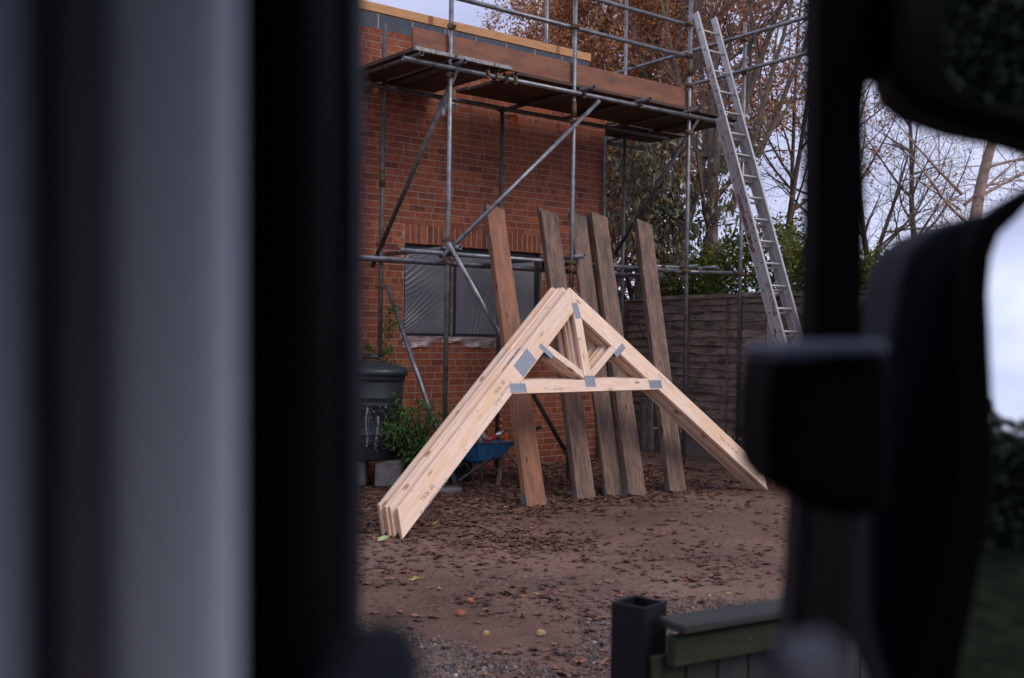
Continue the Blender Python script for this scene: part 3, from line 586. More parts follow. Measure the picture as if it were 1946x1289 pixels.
def truss(o0, label, stamps=False, xs=0.):
    t_ = empty('roof_truss', label, 'roof truss', 'new timber roof trusses leaning in a stack', loc=tuple(o0))
    TK = .036; h = SP/2
    spl = .62          # splice in the left rafter
    g = .002
    def lo(x): return slope*x if x < h else slope*(SP-x)
    def hi(x): return lo(x)+HB
    xs_ = 1.565; member('rafter', o0, [(0, 0), (0, HB), (xs_-g, hi(xs_)), (xs_-g, lo(xs_))], sang, TK, 'new_wood', t_)
    member('rafter', o0, [(xs_, lo(xs_)), (xs_, hi(xs_)), (h-g, APY), (h-g, low_ap)], sang, TK, 'new_wood', t_)
    member('rafter', o0, [(SP, 0), (h, low_ap), (h, APY), (SP, HB)], -sang, TK, 'new_wood', t_)
    ty0, ty1 = 1.103, 1.215; lx = lambda y: y/slope
    member('tie_beam', o0, [(lx(ty0)+.004, ty0), (SP-lx(ty0)-.004, ty0), (SP-lx(ty1)-.004, ty1), (lx(ty1)+.004, ty1)], 0, TK, 'new_wood', t_)
    cx = h+.01; kx = h+.03; ky = lo(kx-.05)
    member('king_post', o0, [(cx-.048, ty1+.003), (cx+.048, ty1+.003), (kx+.048, lo(kx+.048)-.004), (kx, low_ap-.012), (kx-.048, lo(kx-.048)-.004)], math.pi/2, TK, 'new_wood', t_)
    for s in (-1, 1):
        fx, fy = cx+s*.05, ty1+.003; hx = h+s*.45; hy = lo(hx); L = math.hypot(hx-fx, hy-fy); d = np.array([hx-fx-s*.02, hy-fy-.03]); d = d/np.linalg.norm(d); nn_ = np.array([-d[1], d[0]])*s
        p0 = np.array([fx, fy+.004]); wd = .072
        pa = p0+np.array([0, wd/abs(d[0])*.9]); pb = p0
        # meet the rafter underside: solve along d
        def hit(p):
            for tt in np.linspace(0, 1.2, 600):
                q_ = p+d*tt
                if q_[1] >= lo(q_[0])-.004: return q_
            return q_
        member('web', o0, [tuple(pb), tuple(hit(pb)), tuple(hit(pa)), tuple(pa)], math.atan2(d[1], d[0]), TK, 'new_wood', t_)
    def plate(x, y, w_, h_, an):
        for face in (0, 1):
            c = tp(o0, x, y)+(-tn*.0012 if face == 0 else tn*(TK+.0012)); xx = ex*math.cos(an)+ey*math.sin(an); yy = -ex*math.sin(an)+ey*math.cos(an)
            box('nail_plate', c, xx, yy, w_, h_, .0018, 'plate', t_, 0)
    plate(1.429, 1.153, .185, .082, 0); plate(SP-1.385, 1.155, .18, .082, 0); plate(cx+.014, 1.20, .13, .105, 0)
    plate(h+.026, 1.882, .075, .155, .12); plate(1.563, 1.379, .245, .14, sang)
    plate(1.84, 1.487, .17, .05, -.71); plate(2.795, 1.495, .175, .058, .58)
    if stamps:
        for (x, y, an, s_, txt) in ((.30, .33, sang, .038, 'TR26  05'), (.36, .30, sang, .030, '05 mm 68-0101 52 mm 22'), (1.22, 1.16, sang, .036, 'TR26  28'), (1.25, 1.11, sang, .030, '22 mm 28-0 0101 65'), (2.42, 2.03, -sang, .026, 'TR26 C24 28 mm'), (3.36, 1.18, -sang, .028, 'TR26 32 mm 22'), (4.12, .50, -sang, .034, 'TR26 C24 28 mm'), (2.27, 1.60, 0, .034, 'XVN'), (1.9, 1.13, 0, .022, 'C24  TR26')):
            cu = bpy.data.curves.new('grade_stamp', 'FONT'); cu.body = txt; cu.size = s_*1.25; cu.align_x = 'CENTER'; cu.align_y = 'CENTER'; cu.materials.append(M['ink'])
            xx = ex*math.cos(an)+ey*math.sin(an); zz = -tn; yy = np.cross(zz, xx)
            if yy@ey < 0: xx = xx
            c = tp(o0, x, y)-tn*.0008
            tmp = bpy.data.objects.new('t', cu); sm_ = bpy.data.meshes.new_from_object(tmp); bpy.data.objects.remove(tmp)
            o = link('grade_stamp', sm_, mat=Matrix(((xx[0], yy[0], zz[0], c[0]), (xx[1], yy[1], zz[1], c[1]), (xx[2], yy[2], zz[2], c[2]), (0, 0, 0, 1)))); put(o, t_)
    return t_
TRL = ['frontmost pale new timber roof truss, grey nail plates showing on its face', 'second new roof truss from the front, a gap between it and the front one',
       'third new roof truss from the front, pressed against the second', 'rearmost new roof truss, nearest to the leaning boards']
for k, (dn, dx, dy) in enumerate(((0, 0, 0), (.085, -.015, .012), (.125, -.03, .004), (.205, -.035, .018))):
    base = A+tn*dn; base = base+ex*dx; base[2] = 0.004+ (0.0); base = base+ey*dy*.5
    truss(base, TRL[k], k == 0)

# ------------------------------------------------------------------ ladder
lad = empty('extension_ladder', 'silver aluminium extension ladder with red paint smears leaning on the scaffold deck', 'ladder', loc=(10.2, 7.3, 0))
LX = 10.02; q0 = onX(1490, 655, LX); q1 = onX(1322, 25, LX); ld = (q1-q0)/np.linalg.norm(q1-q0); ln = np.cross((1, 0, 0), ld)  # ln faces up and to the camera
if ln[1] > 0: ln = -ln
LW = .335
def lpt(s, x=0., o=0.): return q0+ld*s+np.array([x, 0, 0])+ln*o
Lf = np.linalg.norm(q1-q0); foot_s = -(q0[2])/ld[2]
HR = .066
def rail(s0, s1, x, o):
    r_ = box('rail', lpt((s0+s1)/2, x, o), ld, ln, s1-s0, HR, .024, 'alu', lad, .002)
    for e in (-1, 1):
        b2 = box('rail_edge', lpt((s0+s1)/2, x, o)+ln*e*(HR/2+.003), ld, ln, s1-s0, .007, .033, 'alu', None, .001); under(b2, r_)
    return r_
for x in (0., LW): rail(-.02, Lf, x, 0.); rail(foot_s+.03, 2.90, x, -.075)
step = .279; s = (Lf-.235) % step
while s < Lf-.05:
    r_ = tube('rung', lpt(s, -.016, .0), lpt(s, LW+.016, .0), .0145, 'alu', lad, True, 8)
    e = box('rung_hole_shade', lpt(s, -.0125, 0.), ld, ln, .024, .024, .002, 'frame_black', None, 0); under(e, r_); s += step  # black plate: the shade inside the hollow rung end is put in as colour
s = (Lf-.235) % step-step*8-.03
while s < 2.85:
    if s > foot_s+.1:
        r_ = tube('rung', lpt(s, -.016, -.075), lpt(s, LW+.016, -.075), .0145, 'alu', lad, True, 8)
        e = box('rung_hole_shade', lpt(s, -.0125, -.075), ld, ln, .024, .024, .002, 'frame_black', None, 0); under(e, r_)
    s += step
for x in (-.014, LW+.014): box('guide_bracket', lpt(2.86, x, -.035), ld, ln, .05, .16, .006, 'alu', lad, .001)
# flaked red paint on the outer faces
def paint(s0, s1, o, n_, seed):
    rg = random.Random(seed); C, X_, Y_, Z_ = [], [], [], []
    for _ in range(n_):
        s_ = rg.uniform(s0, s1); oo = o+rg.uniform(-.026, .026)
        C.append(lpt(s_, -.0128, oo)); a_, b2 = rg.uniform(.006, .035), rg.uniform(.003, .010); X_.append(ld*a_/2+ln*rg.uniform(-.003, .003)); Y_.append(ln*b2/2); Z_.append(np.array([.0006, 0, 0]))
    V, Q = boxes_np(np.array(C), np.array(X_), np.array(Y_), np.array(Z_)); o_ = link('paint_flakes', mesh_np('paint_flakes', V, Q, 'red_paint')); put(o_, lad); o_['kind'] = 'stuff'
paint(3.05, 3.55, 0., 50, 1); paint(1.35, 2.25, -.003, 60, 2); paint(1.15, 1.9, -.075, 260, 3); paint(.35, .75, 0., 50, 4); paint(-.5, .2, -.075, 150, 5)

# ------------------------------------------------------------------ fence
FA, FB = np.array([11.12, 11.6]), np.array([10.05, 4.6]); fd = (FB-FA)/np.linalg.norm(FB-FA); FL = np.linalg.norm(FB-FA); fn = np.array([fd[1], -fd[0]]); 
if fn[0] > 0: fn = -fn
fence = empty('panel_fence', 'dark weathered overlapping board fence with posts and gravel boards beside the yard', 'fence', loc=(10.6, 8.5, 0))
def fp(s, z, o=0.): p = FA+fd*s+fn*o; return np.array([p[0], p[1], z])
f3, n3f = np.array([*fd, 0]), np.array([*fn, 0])
def s_at(px, py):   # distance along the fence line seen at this pixel
    q_ = ray(px, py)[:2]; A2 = np.array([[fd[0], -q_[0]], [fd[1], -q_[1]]]); return np.linalg.solve(A2, -FA)[0]
posts = sorted([s_at(1243, 700), s_at(1468, 700), s_at(1243, 700)-1.9, s_at(1468, 700)+(s_at(1468, 700)-s_at(1243, 700)), s_at(1468, 700)+2*(s_at(1468, 700)-s_at(1243, 700))])
FT = 2.10
for s in posts: box('fence_post', fp(s, 1.07, .012), (0, 0, 1), f3, 2.20, .095, .10, 'pale_post', fence, .006)
rgf = random.Random(3)
for a_, b2 in zip(posts[:-1], posts[1:]):
    x0, x1 = a_+.052, b2-.052; L = x1-x0; mc = (x0+x1)/2
    box('gravel_board', fp(mc, .15, .0), f3, (0, 0, 1), L, .30, .045, 'concrete', fence)
    z = .33
    while z < FT-.04:
        hb = rgf.uniform(.105, .125)
        # wavy lower edge, tilted so that it overlaps the one below
        nxs = 15; V = []
        for i in range(nxs):
            u_ = (i/(nxs-1)-.5)*L; wv_ = .010*math.sin(u_*3.1+z*40)+.006*math.sin(u_*8+z*17)
            for (o_, zz) in ((.024, -hb/2+wv_), (.004, hb/2+.012), (-.004, hb/2+.012), (.008, -hb/2+wv_)): V.append((u_, zz, o_))
        Q = []
        for i in range(nxs-1):
            for j in range(4): j2 = (j+1) % 4; Q.append((i*4+j, i*4+j2, i*4+4+j2, i*4+4+j))
        Q += [(0, 3, 2, 1), ((nxs-1)*4, (nxs-1)*4+1, (nxs-1)*4+2, (nxs-1)*4+3)]
        me = mesh_np('fence_board', V, Q, 'fence_wood'); o = link('fence_board', me, mat=frame(fp(mc, z+hb/2, .004), f3, (0, 0, 1))); put(o, fence); z += hb-.012
        # mesh z must face the yard
        if (o.matrix_world.to_3x3() @ Vector((0, 0, 1))).dot(Vector(n3f)) < 0:
            for v_ in me.vertices: v_.co.z *= -1
            me.flip_normals()
    box('cap_rail', fp(mc, FT-.01, .01), f3, (0, 0, 1), L, .022, .06, 'fence_wood', fence)
    for u_ in (-.5, -.17, .17, .5):
        if abs(u_) == .5: u_ = u_*(L-.04)/L
        box('batten', fp(mc+u_*L, 1.21, .032), (0, 0, 1), f3, 1.76, .036, .016, 'batten', fence)
box('stump', fp(s_at(1243, 820)-.05, .35, .15), (0, 0, 1), f3, .75, .085, .085, 'concrete', fence)

# ------------------------------------------------------------------ plants
def leaf_quads(P, size, droop=0., rs=None, aspect=.5, up_bias=0.):
    """folded diamond leaves at points P"""
    rs = rs or RNG; n = len(P); d = rs.normal(size=(n, 3)); d[:, 2] -= droop; d[:, 2] += up_bias; d /= np.linalg.norm(d, axis=1)[:, None]
    s = rs.normal(size=(n, 3)); s -= d*(s*d).sum(1)[:, None]; s /= np.linalg.norm(s, axis=1)[:, None]; nn_ = np.cross(d, s)
    L = (size*rs.uniform(.6, 1.25, n))[:, None]; V = np.stack([P, P+d*L*.5+s*L*aspect*.5+nn_*L*.1, P+d*L, P+d*L*.5-s*L*aspect*.5+nn_*L*.1], 1)
    i = np.arange(n)[:, None]*4; return V.reshape(-1, 3), np.concatenate([i, i+1, i+2, i+3], 1)
class Tree:
    def __init__(s, seed): s.r = random.Random(seed); s.paths = []; s.tips = []
    def grow(s, p, d, L, r, lev, cfg):
        rg = s.r; nseg = max(2, int(L/cfg['seg'][lev])); st = L/nseg; pts = [p.copy()]; rad = [r]; d = d/np.linalg.norm(d); kids = []
        for i in range(nseg):
            j = cfg['wig'][lev]; d = d+np.array([rg.gauss(0, j), rg.gauss(0, j), rg.gauss(0, j)+cfg['up'][lev]]); d /= np.linalg.norm(d); p = p+d*st; pts.append(p.copy())
            f_ = (i+1)/nseg; rr_ = r*(1-f_*cfg['taper'][lev]); rad.append(max(rr_, .0025))
            if lev+1 < cfg['levels'] and f_ > cfg['bare'][lev]:
                nk = cfg['kids'][lev]*st; nk = int(nk)+(rg.random() < nk-int(nk))
                for _ in range(nk): kids.append((p.copy(), d.copy(), rr_, f_))
        s.paths.append((pts, rad, lev))
        if lev >= cfg['leaf_from']: s.tips += pts[1:]
        for (q_, dd, rr_, f_) in kids:
            ax = np.array([rg.gauss(0, 1), rg.gauss(0, 1), rg.gauss(0, 1)]); ax -= dd*(ax@dd); ax /= np.linalg.norm(ax); an = math.radians(rg.uniform(*cfg['ang'])); nd = dd*math.cos(an)+ax*math.sin(an)
            s.grow(q_, nd, cfg['len'][lev+1]*rg.uniform(.5, 1.15)*(1.15-.6*f_), min(rr_*.62, cfg['rad'][lev+1]), lev+1, cfg)
    def wood(s, name, mat):
        V, Q, off = [], [], 0
        for pts, rad, lev in s.paths:
            sides = (8, 6, 4, 3, 3, 3)[lev]; P_ = np.array(pts); Tn = np.gradient(P_, axis=0); Tn /= np.linalg.norm(Tn, axis=1)[:, None]
            ref = np.array([1., 0, 0]) if abs(Tn[0][2]) > .8 else np.array([0, 0, 1.]); a = np.cross(Tn, ref); a /= np.linalg.norm(a, axis=1)[:, None]+1e-9; b_ = np.cross(Tn, a)
            an = np.arange(sides)*2*math.pi/sides; R2 = np.array(rad)[:, None, None]
            ring = P_[:, None]+R2*(a[:, None]*np.cos(an)[None, :, None]+b_[:, None]*np.sin(an)[None, :, None]); V.append(ring.reshape(-1, 3))
            i, k_ = np.meshgrid(np.arange(len(pts)-1), np.arange(sides), indexing='ij'); k2 = (k_+1) % sides
            Q.append((off+np.stack([i*sides+k_, i*sides+k2, (i+1)*sides+k2, (i+1)*sides+k_], -1)).reshape(-1, 4)); off += len(pts)*sides
        return mesh_np(name, np.vstack(V), np.vstack(Q), mat, True)
def make_tree(name, label, cat, base, stems, cfg, bark, leaf, nleaf, lsize, seed, group=None, jit=.08, droop=.3, aspect=.5, keep=None):
    T_ = Tree(seed); e = empty(name, label, cat, group, loc=tuple(base))
    for (p0, d0, L0, r0) in stems: T_.grow(np.array(p0, float), np.array(d0, float), L0, r0, 0, cfg)
    o = link('trunk', T_.wood('trunk', bark)); put(o, e)
    if nleaf and T_.tips:
        tips = np.array(T_.tips)
        if keep is not None: tips = tips[keep(tips)]
        if len(tips):
            wt = RNG.uniform(0, 1, len(tips))**3; P = tips[RNG.choice(len(tips), nleaf, p=wt/wt.sum())]+RNG.normal(size=(nleaf, 3))*jit
            V, Q = leaf_quads(P, lsize, droop, aspect=aspect); o = link('crown', mesh_np('crown', V, Q, leaf)); put(o, e)
    return e
def gb(px, D): q_ = dep(px, 640, D); return np.array([q_[0], q_[1], -.03])
OAK = dict(levels=4, seg=(.5, .4, .25, .15), wig=(.05, .10, .14, .2), up=(.02, .05, .03, .02), taper=(.75, .85, .9, .9), bare=(.15, .1, .05, 1), kids=(2.6, 3.2, 4.0, 0), ang=(25, 65), len=(9, 3.0, 1.3, .5), rad=(.2, .06, .022, .007), leaf_from=2)
for k, (px, D, L_, nl, lab) in enumerate(((1035, 20, 9.5, 60000, 'brown leaved beech behind the house top, dense copper foliage'), (1215, 18.2, 9.0, 20000, 'copper leaved tree rising past the right end of the scaffold deck'), (1120, 23.5, 10, 24000, 'further copper brown tree between two nearer ones behind the roof'), (945, 24., 8.2, 20000, 'smaller brown leaved tree at the left edge against pale sky'))):
    b0 = gb(px, D); make_tree('beech_tree', lab, 'tree', b0, [(b0, (.02, 0, 1), L_, .17), (b0+[.2, .1, .2], (.16, -.1, 1), L_*.92, .11)], OAK, 'bark_dark', 'leaf_brown', nl, .085, 20+k, 'copper leaved trees behind the house', .10, keep=(lambda T: T[:, 2]+RNG.normal(size=len(T))*.6 > 4.3) if px > 1100 else None)
GREY = dict(levels=4, seg=(.5, .4, .25, .15), wig=(.035, .07, .12, .2), up=(.01, .04, .03, .0), taper=(.7, .85, .9, .9), bare=(.3, .12, .05, 1), kids=(1.5, 2.3, 3.0, 0), ang=(25, 60), len=(9, 3.2, 1.4, .55), rad=(.2, .05, .016, .006), leaf_from=2)
b0 = gb(1350, 16.5)
def stem(px0, py0, px1, py1, D0, D1, r_): a_ = dep(px0, py0, D0); c_ = dep(px1, py1, D1); return (a_, c_-a_, np.linalg.norm(c_-a_)*1.35, r_)
make_tree('maple_tree', 'grey trunked tree with many rising stems and few russet leaves behind the ladder', 'tree', b0,
          [stem(1352, 660, 1340, 200, 16.5, 16.5, .13), stem(1358, 330, 1372, 120, 16.4, 16.2, .085), stem(1345, 300, 1320, 60, 16.5, 17, .07), stem(1372, 330, 1460, 60, 16.4, 16., .08), stem(1390, 400, 1500, 60, 16.3, 15.6, .055), stem(1362, 420, 1225, 60, 16.4, 17., .05), stem(1440, 300, 1560, 10, 16.6, 16.5, .045)],
          GREY, 'bark_grey', 'leaf_sparse', 6200, .075, 41, None, .07)
b0 = gb(1490, 19); make_tree('ash_tree', 'slender half bare tree with thin reddish twigs right of the ladder', 'tree', b0, [stem(1480, 640, 1500, 200, 19, 19, .07), stem(1500, 640, 1540, 100, 19.2, 19, .05)], GREY, 'bark_dark', 'leaf_sparse', 4200, .07, 43)
BARE = dict(levels=4, seg=(.5, .35, .22, .14), wig=(.05, .10, .15, .2), up=(.01, .03, .01, -.02), taper=(.75, .9, .9, .9), bare=(.12, .08, .05, 1), kids=(3.6, 4.6, 5.2, 0), ang=(25, 75), len=(8, 2.8, 1.2, .5), rad=(.15, .035, .010, .005), leaf_from=3)
b0 = gb(1648, 21); make_tree('bare_tree', 'leafless tree with tangled twigs between the mirror and the dark upright', 'tree', b0, [stem(1640, 640, 1690, 380, 21, 21, .07), stem(1660, 480, 1750, 390, 21, 21, .03), stem(1650, 500, 1600, 200, 21, 21, .06)], BARE, 'bark_dark', 'leaf_climb', 500, .06, 47)
b0 = gb(1825, 19); make_tree('birch_tree', 'birch with flaking pale trunk and drooping twigs under the upper mirror', 'tree', b0, [stem(1822, 660, 1860, 200, 19, 19, .15), stem(1828, 370, 1730, 270, 19, 18.8, .032), stem(1832, 390, 1930, 300, 19, 19, .032), stem(1826, 400, 1730, 330, 19, 18.5, .022)], dict(BARE, up=(.0, .02, -.02, -.06), kids=(2.2, 4., 5., 0)), 'bark_birch', 'leaf_brown', 700, .06, 53)
b0 = gb(1560, 23); make_tree('bare_tree', 'far leafless tree mostly behind the dark upright of the van', 'tree', b0, [stem(1560, 640, 1575, 200, 23, 23, .10)], BARE, 'bark_dark', 'leaf_sparse', 900, .06, 59)
b0 = gb(1760, 24); make_tree('bare_tree', 'thin bare tree left of the pale birch trunk', 'tree', b0, [stem(1740, 640, 1765, 250, 24, 24, .09)], BARE, 'bark_dark', 'leaf_sparse', 500, .06, 61)
# olive shrub tree beyond the fence
b0 = gb(1260, 16.2)
SHR = dict(levels=3, seg=(.3, .2, .14), wig=(.08, .14, .2), up=(.03, .02, -.03), taper=(.8, .9, .9), bare=(.15, .1, 1), kids=(5, 6, 0), ang=(25, 70), len=(3.6, 1.3, .5), rad=(.06, .018, .006), leaf_from=1)
make_tree('olive_shrub', 'tall grey green shrub with drooping leaves above the fence by the house corner', 'shrub', b0, [stem(1240, 660, 1215, 330, 16., 15.8, .045), stem(1260, 660, 1290, 360, 16.2, 16., .045), stem(1280, 660, 1350, 400, 16.2, 16., .04), stem(1250, 660, 1180, 360, 16., 16., .04)], SHR, 'bark_dark', 'leaf_olive', 3600, .125, 67, None, .10, 1.3, .42)
# hedge along the fence
def hedge(name, label, s0, s1, zlo, ztop, depth, n_, size, leaf, off=.35):
    s = RNG.uniform(s0, s1, n_); top = ztop(s); u_ = RNG.uniform(0, 1, n_)**.6; z = zlo+(top-zlo)*u_; rr_ = RNG.uniform(0, 1, n_)**.5
    bul = .16*np.sin(s*3.1)+.12*np.sin(s*7.3+z*5)+.1*np.sin(z*7); o_ = -(off+depth*(1-rr_)+bul*.6+.25*u_*depth)
    P = np.stack([FA[0]+fd[0]*s+fn[0]*o_, FA[1]+fd[1]*s+fn[1]*o_, z], 1); P += RNG.normal(size=P.shape)*.04
    V, Q = leaf_quads(P, size, .8, aspect=.4); return V, Q
sA, sB = s_at(1215, 500), s_at(1720, 500)
def htop(s):
    f_ = (s-sA)/(sB-sA); return 2.55+.62*np.exp(-((f_-.34)/.16)**2)+.16*np.exp(-((f_-.62)/.12)**2)-.30*np.clip(.12-f_, 0, 1)*4+.07*np.sin(s*6)+.06*np.sin(s*15)
he = empty('laurel_hedge', 'yellow green leafy hedge bulging over the fence top', 'hedge', loc=tuple(fp((sA+sB)/2, 0, -.8)))
V, Q = hedge('hedge', '', sA-.6, sB+2, 1.2, htop, .8, 26000, .085, 'leaf_hedge'); put(link('foliage', mesh_np('foliage', V, Q, 'leaf_hedge')), he)
T_ = Tree(5)
for k in range(26):
    s = sA+(sB-sA+1)*k/25; T_.grow(fp(s, 0, -.8), np.array([random.uniform(-.1, .1), random.uniform(-.1, .1), 1]), float(htop(np.array([s]))[0])-.15, .02, 0, dict(SHR, levels=2, kids=(5, 0, 0), len=(2, .5, .3)))
put(link('stem', T_.wood('stem', 'bark_dark')), he)
# mossy roofed shed beyond the hedge
shd = empty('mossy_shed', 'low shed with rounded moss covered roof beyond the fence', 'shed', loc=tuple(gb(1700, 14.5)))
sc0 = gb(1715, 15.2); gx_ = np.array([rt[0], rt[1], 0]); gx_ /= np.linalg.norm(gx_); gy_ = np.array([-gx_[1], gx_[0], 0])
box('wall', sc0+[0, 0, 1.1], gx_, gy_, 1.9, 1.6, 2.2, 'fence_wood', shd)
V, Q = [], []; nr, ns_ = 14, 40
for i in range(ns_):
    u_ = (i/(ns_-1)-.5)*2.1
    for j in range(nr): an = math.pi*j/(nr-1); rr_ = .82+.03*math.sin(u_*9+j)+.02*math.sin(u_*23+j*2); V.append(sc0+gx_*u_+gy_*rr_*1.1*math.cos(an)+np.array([0, 0, 2.12+rr_*.72*math.sin(an)]))
for i in range(ns_-1):
    for j in range(nr-1): Q.append((i*nr+j, i*nr+j+1, (i+1)*nr+j+1, (i+1)*nr+j))
put(link('roof', mesh_np('roof', V, Q, 'moss', True)), shd)

# shrub between butt and truss, climber on the wall
def frond_plant(name, label, cat, stems, n_, size, leaf, jit, aspect=.38, parent=None):
    e = empty(name, label, cat, loc=tuple(stems[0][0])); rg = random.Random(11); paths = []; P, D_ = [], []
    for pts in stems:
        paths.append((pts, [.006]*len(pts)))
    me = tubes_mesh('stem', paths, 'bark_dark', 5); put(link('stem', me), e)
    ptsall = [];
    for pts in stems:
        pts = np.array(pts)
        for i in range(len(pts)-1):
            for f_ in np.linspace(0, 1, 12): ptsall.append(pts[i]*(1-f_)+pts[i+1]*f_)
    ptsall = np.array(ptsall); P = ptsall[RNG.integers(0, len(ptsall), n_)]+RNG.normal(size=(n_, 3))*jit
    V, Q = leaf_quads(P, size, .2, aspect=aspect); put(link('foliage', mesh_np('foliage', V, Q, leaf)), e); return e
b0 = onZ(770, 900); sts = []
rg = random.Random(9)
for k in range(34):
    tx, ty = rg.uniform(735, 838), rg.uniform(735, 880); Dp = rg.uniform(10.3, 11.0); tip = dep(tx, ty, Dp)
    if tx > 800 and ty < 770: continue
    bb = b0+np.array([rg.uniform(-.15, .2), rg.uniform(-.1, .15), 0]); midp = (bb+tip)/2+np.array([0, 0, .12]); sts.append([bb, midp, tip])
frond_plant('leafy_shrub', 'green leafy shrub growing between the water butt and the trusses', 'shrub', sts, 3600, .062, 'leaf_shrub', .055)
sts = [[np.array([5.78, 9.9, .9]), dep(722, 690, 11.6), dep(700, 655, 11.6)], [dep(715, 700, 11.5), dep(733, 668, 11.4), dep(745, 665, 11.3)], [dep(722, 690, 11.5), dep(742, 628, 11.5), dep(738, 590, 11.4)], [dep(738, 600, 11.4), dep(750, 580, 11.3)], [dep(735, 625, 11.4), dep(757, 612, 11.3)], [dep(730, 690, 11.4), dep(765, 702, 11.2)], [dep(700, 665, 11.6), dep(690, 655, 11.6)]]
frond_plant('climber', 'sparse climbing plant with fine leaves above the water butt lid', 'climbing plant', sts, 420, .05, 'leaf_climb', .028)

# ------------------------------------------------------------------ water butt on blocks
BC = onZ(700, 928); BC = np.array([BC[0]+.13, BC[1]+.17, 0]); bz = .275
butt = empty('water_butt', 'dark green plastic water butt with lid and white splashes at the wall', 'water butt', loc=tuple(BC))
lathe('barrel', [(.0, bz), (.235, bz), (.245, bz+.02), (.258, bz+.18), (.267, bz+.19), (.262, bz+.205), (.270, bz+.25), (.279, bz+.26), (.274, bz+.275), (.300, bz+.55), (.309, bz+.56), (.304, bz+.575), (.308, bz+.62), (.317, bz+.63), (.312, bz+.645), (.325, bz+.82), (.325, bz+.84)], BC, 'butt2', butt, 56)
lathe('rim', [(.318, bz+.80), (.335, bz+.805), (.340, bz+.86), (.335, bz+.865)], BC, 'butt', butt, 56)
lathe('lid', [(.336, bz+.855), (.362, bz+.86), (.366, bz+.905), (.350, bz+.93), (.20, bz+.985), (.10, bz+1.005), (.095, bz+.99), (0, bz+.99)], BC, 'butt', butt, 56)
kp = BC+np.array([.05, -.02, bz+1.0]); lathe('lid_plug', [(.028, -.01), (.03, .008), (.022, .012), (0, .012)], kp, 'butt', butt, 16)
# splashes: thin dried runs on the side facing the camera
tocam = (CAM-BC)[:2]; a0 = math.atan2(tocam[1], tocam[0])
def brad(z):  # radius of the wall at height above base
    return np.interp(z-bz, [0, .18, .55, .84], [.243, .262, .303, .327])
C, X_, Y_, Z_ = [], [], [], []; rgs = random.Random(4)
for (da, zt, zb, w0) in ((-.18, .80, .42, .018), (-.10, .78, .44, .004), (.20, .70, .50, .022), (.17, .62, .38, .005), (.24, .6, .42, .004), (.33, .58, .5, .006), (-.2, .6, .40, .003), (-.17, .82, .76, .03), (.2, .73, .66, .03)):
    z = zt
    while z > zb:
        an = a0+da+.025*math.sin(z*19+da*9); r_ = brad(z)+.0035; nrm = np.array([math.cos(an), math.sin(an), .09]); tg = np.array([-math.sin(an), math.cos(an), 0])
        C.append(BC+np.array([r_*math.cos(an), r_*math.sin(an), z])); wd = w0*rgs.uniform(.4, 1); X_.append(tg*wd/2); Y_.append(nrm*.0012); Z_.append(np.array([0, 0, rgs.uniform(.003, .007)])); z -= rgs.uniform(.005, .012)
for _ in range(60):
    an = a0+rgs.uniform(-.5, .6); z = rgs.uniform(.35, .85); r_ = brad(z)+.0035; tg = np.array([-math.sin(an), math.cos(an), 0]); C.append(BC+np.array([r_*math.cos(an), r_*math.sin(an), z])); s_ = rgs.uniform(.002, .006); X_.append(tg*s_); Y_.append(np.array([math.cos(an), math.sin(an), 0])*.001); Z_.append(np.array([0, 0, s_]))
V, Q = boxes_np(np.array(C), np.array(X_), np.array(Y_), np.array(Z_)); M['splash'] = simple('dried_splash', (.21, .2, .2), .9, 0, .4, 50., 0)
o = link('splashes', mesh_np('splashes', V, Q, 'splash')); put(o, butt); o['kind'] = 'stuff'
for (dx, lab) in ((-.17, 'pale concrete block under the left side of the water butt'), (.20, 'dark rounded concrete block under the right side of the water butt')):
    o = box('concrete_block', BC+np.array([dx*.78-.02, -dx*.62-.02, .1365]), (.78, -.62, 0), (0, 0, 1), .27, .27, .30, 'concrete', None, .02); tag(o, lab, 'block', 'blocks under the water butt')
# outlet pipe above the lid
pa = dep(722, 679, 11.5); o = tube('waste_pipe', pa, pa+np.array([-.02, .55, .0]), .026, 'galv_dark', None); tag(o, 'short grey pipe end poking out above the water butt lid', 'pipe')

# ------------------------------------------------------------------ wheelbarrow with clutter
wb0 = onZ(925, 915); WBY = 9.25
wb = empty('wheelbarrow', 'blue wheelbarrow with black tube frame under the trusses', 'wheelbarrow', loc=(6.75, 9.25, 0))
def wp(px, py, Y=WBY): return onY(px, py, Y)
tl, tr_, br_, bl2 = wp(872, 838), wp(956, 838), wp(926, 872), wp(884, 880)
V = []
for Yy, sc2 in ((WBY-.27, 1), (WBY+.27, 1)):
    for p, in_ in ((tl, 0), (tr_, 0), (br_, .08), (bl2, .08)):
        V.append((p[0], Yy+(in_ if Yy < WBY else -in_), p[2]))
bm = bmesh.new(); vs = [bm.verts.new(v) for v in V]
for f_ in ((0, 1, 2, 3), (7, 6, 5, 4), (1, 5, 6, 2), (0, 3, 7, 4), (3, 2, 6, 7)): bm.faces.new([vs[i] for i in f_])
bmesh.ops.recalc_face_normals(bm, faces=bm.faces)
ed = [e for e in bm.edges if len(e.link_faces) == 2]; bmesh.ops.bevel(bm, geom=ed, offset=.035, segments=3, affect='EDGES'); bmesh.ops.solidify(bm, geom=bm.faces[:], thickness=.004)
me = bpy.data.meshes.new('tray'); bm.to_mesh(me); bm.free(); me.materials.append(M['barrow_blue']); put(link('tray', me), wb)
rim = [(p[0], y_, p[2]) for p, y_ in ((tl, WBY-.27), (tr_, WBY-.27), (tr_, WBY+.27), (tl, WBY+.27), (tl, WBY-.27))]
put(link('tray_rim', tubes_mesh('tray_rim', [(rim, .009)], 'galv_dark', 8)), wb)
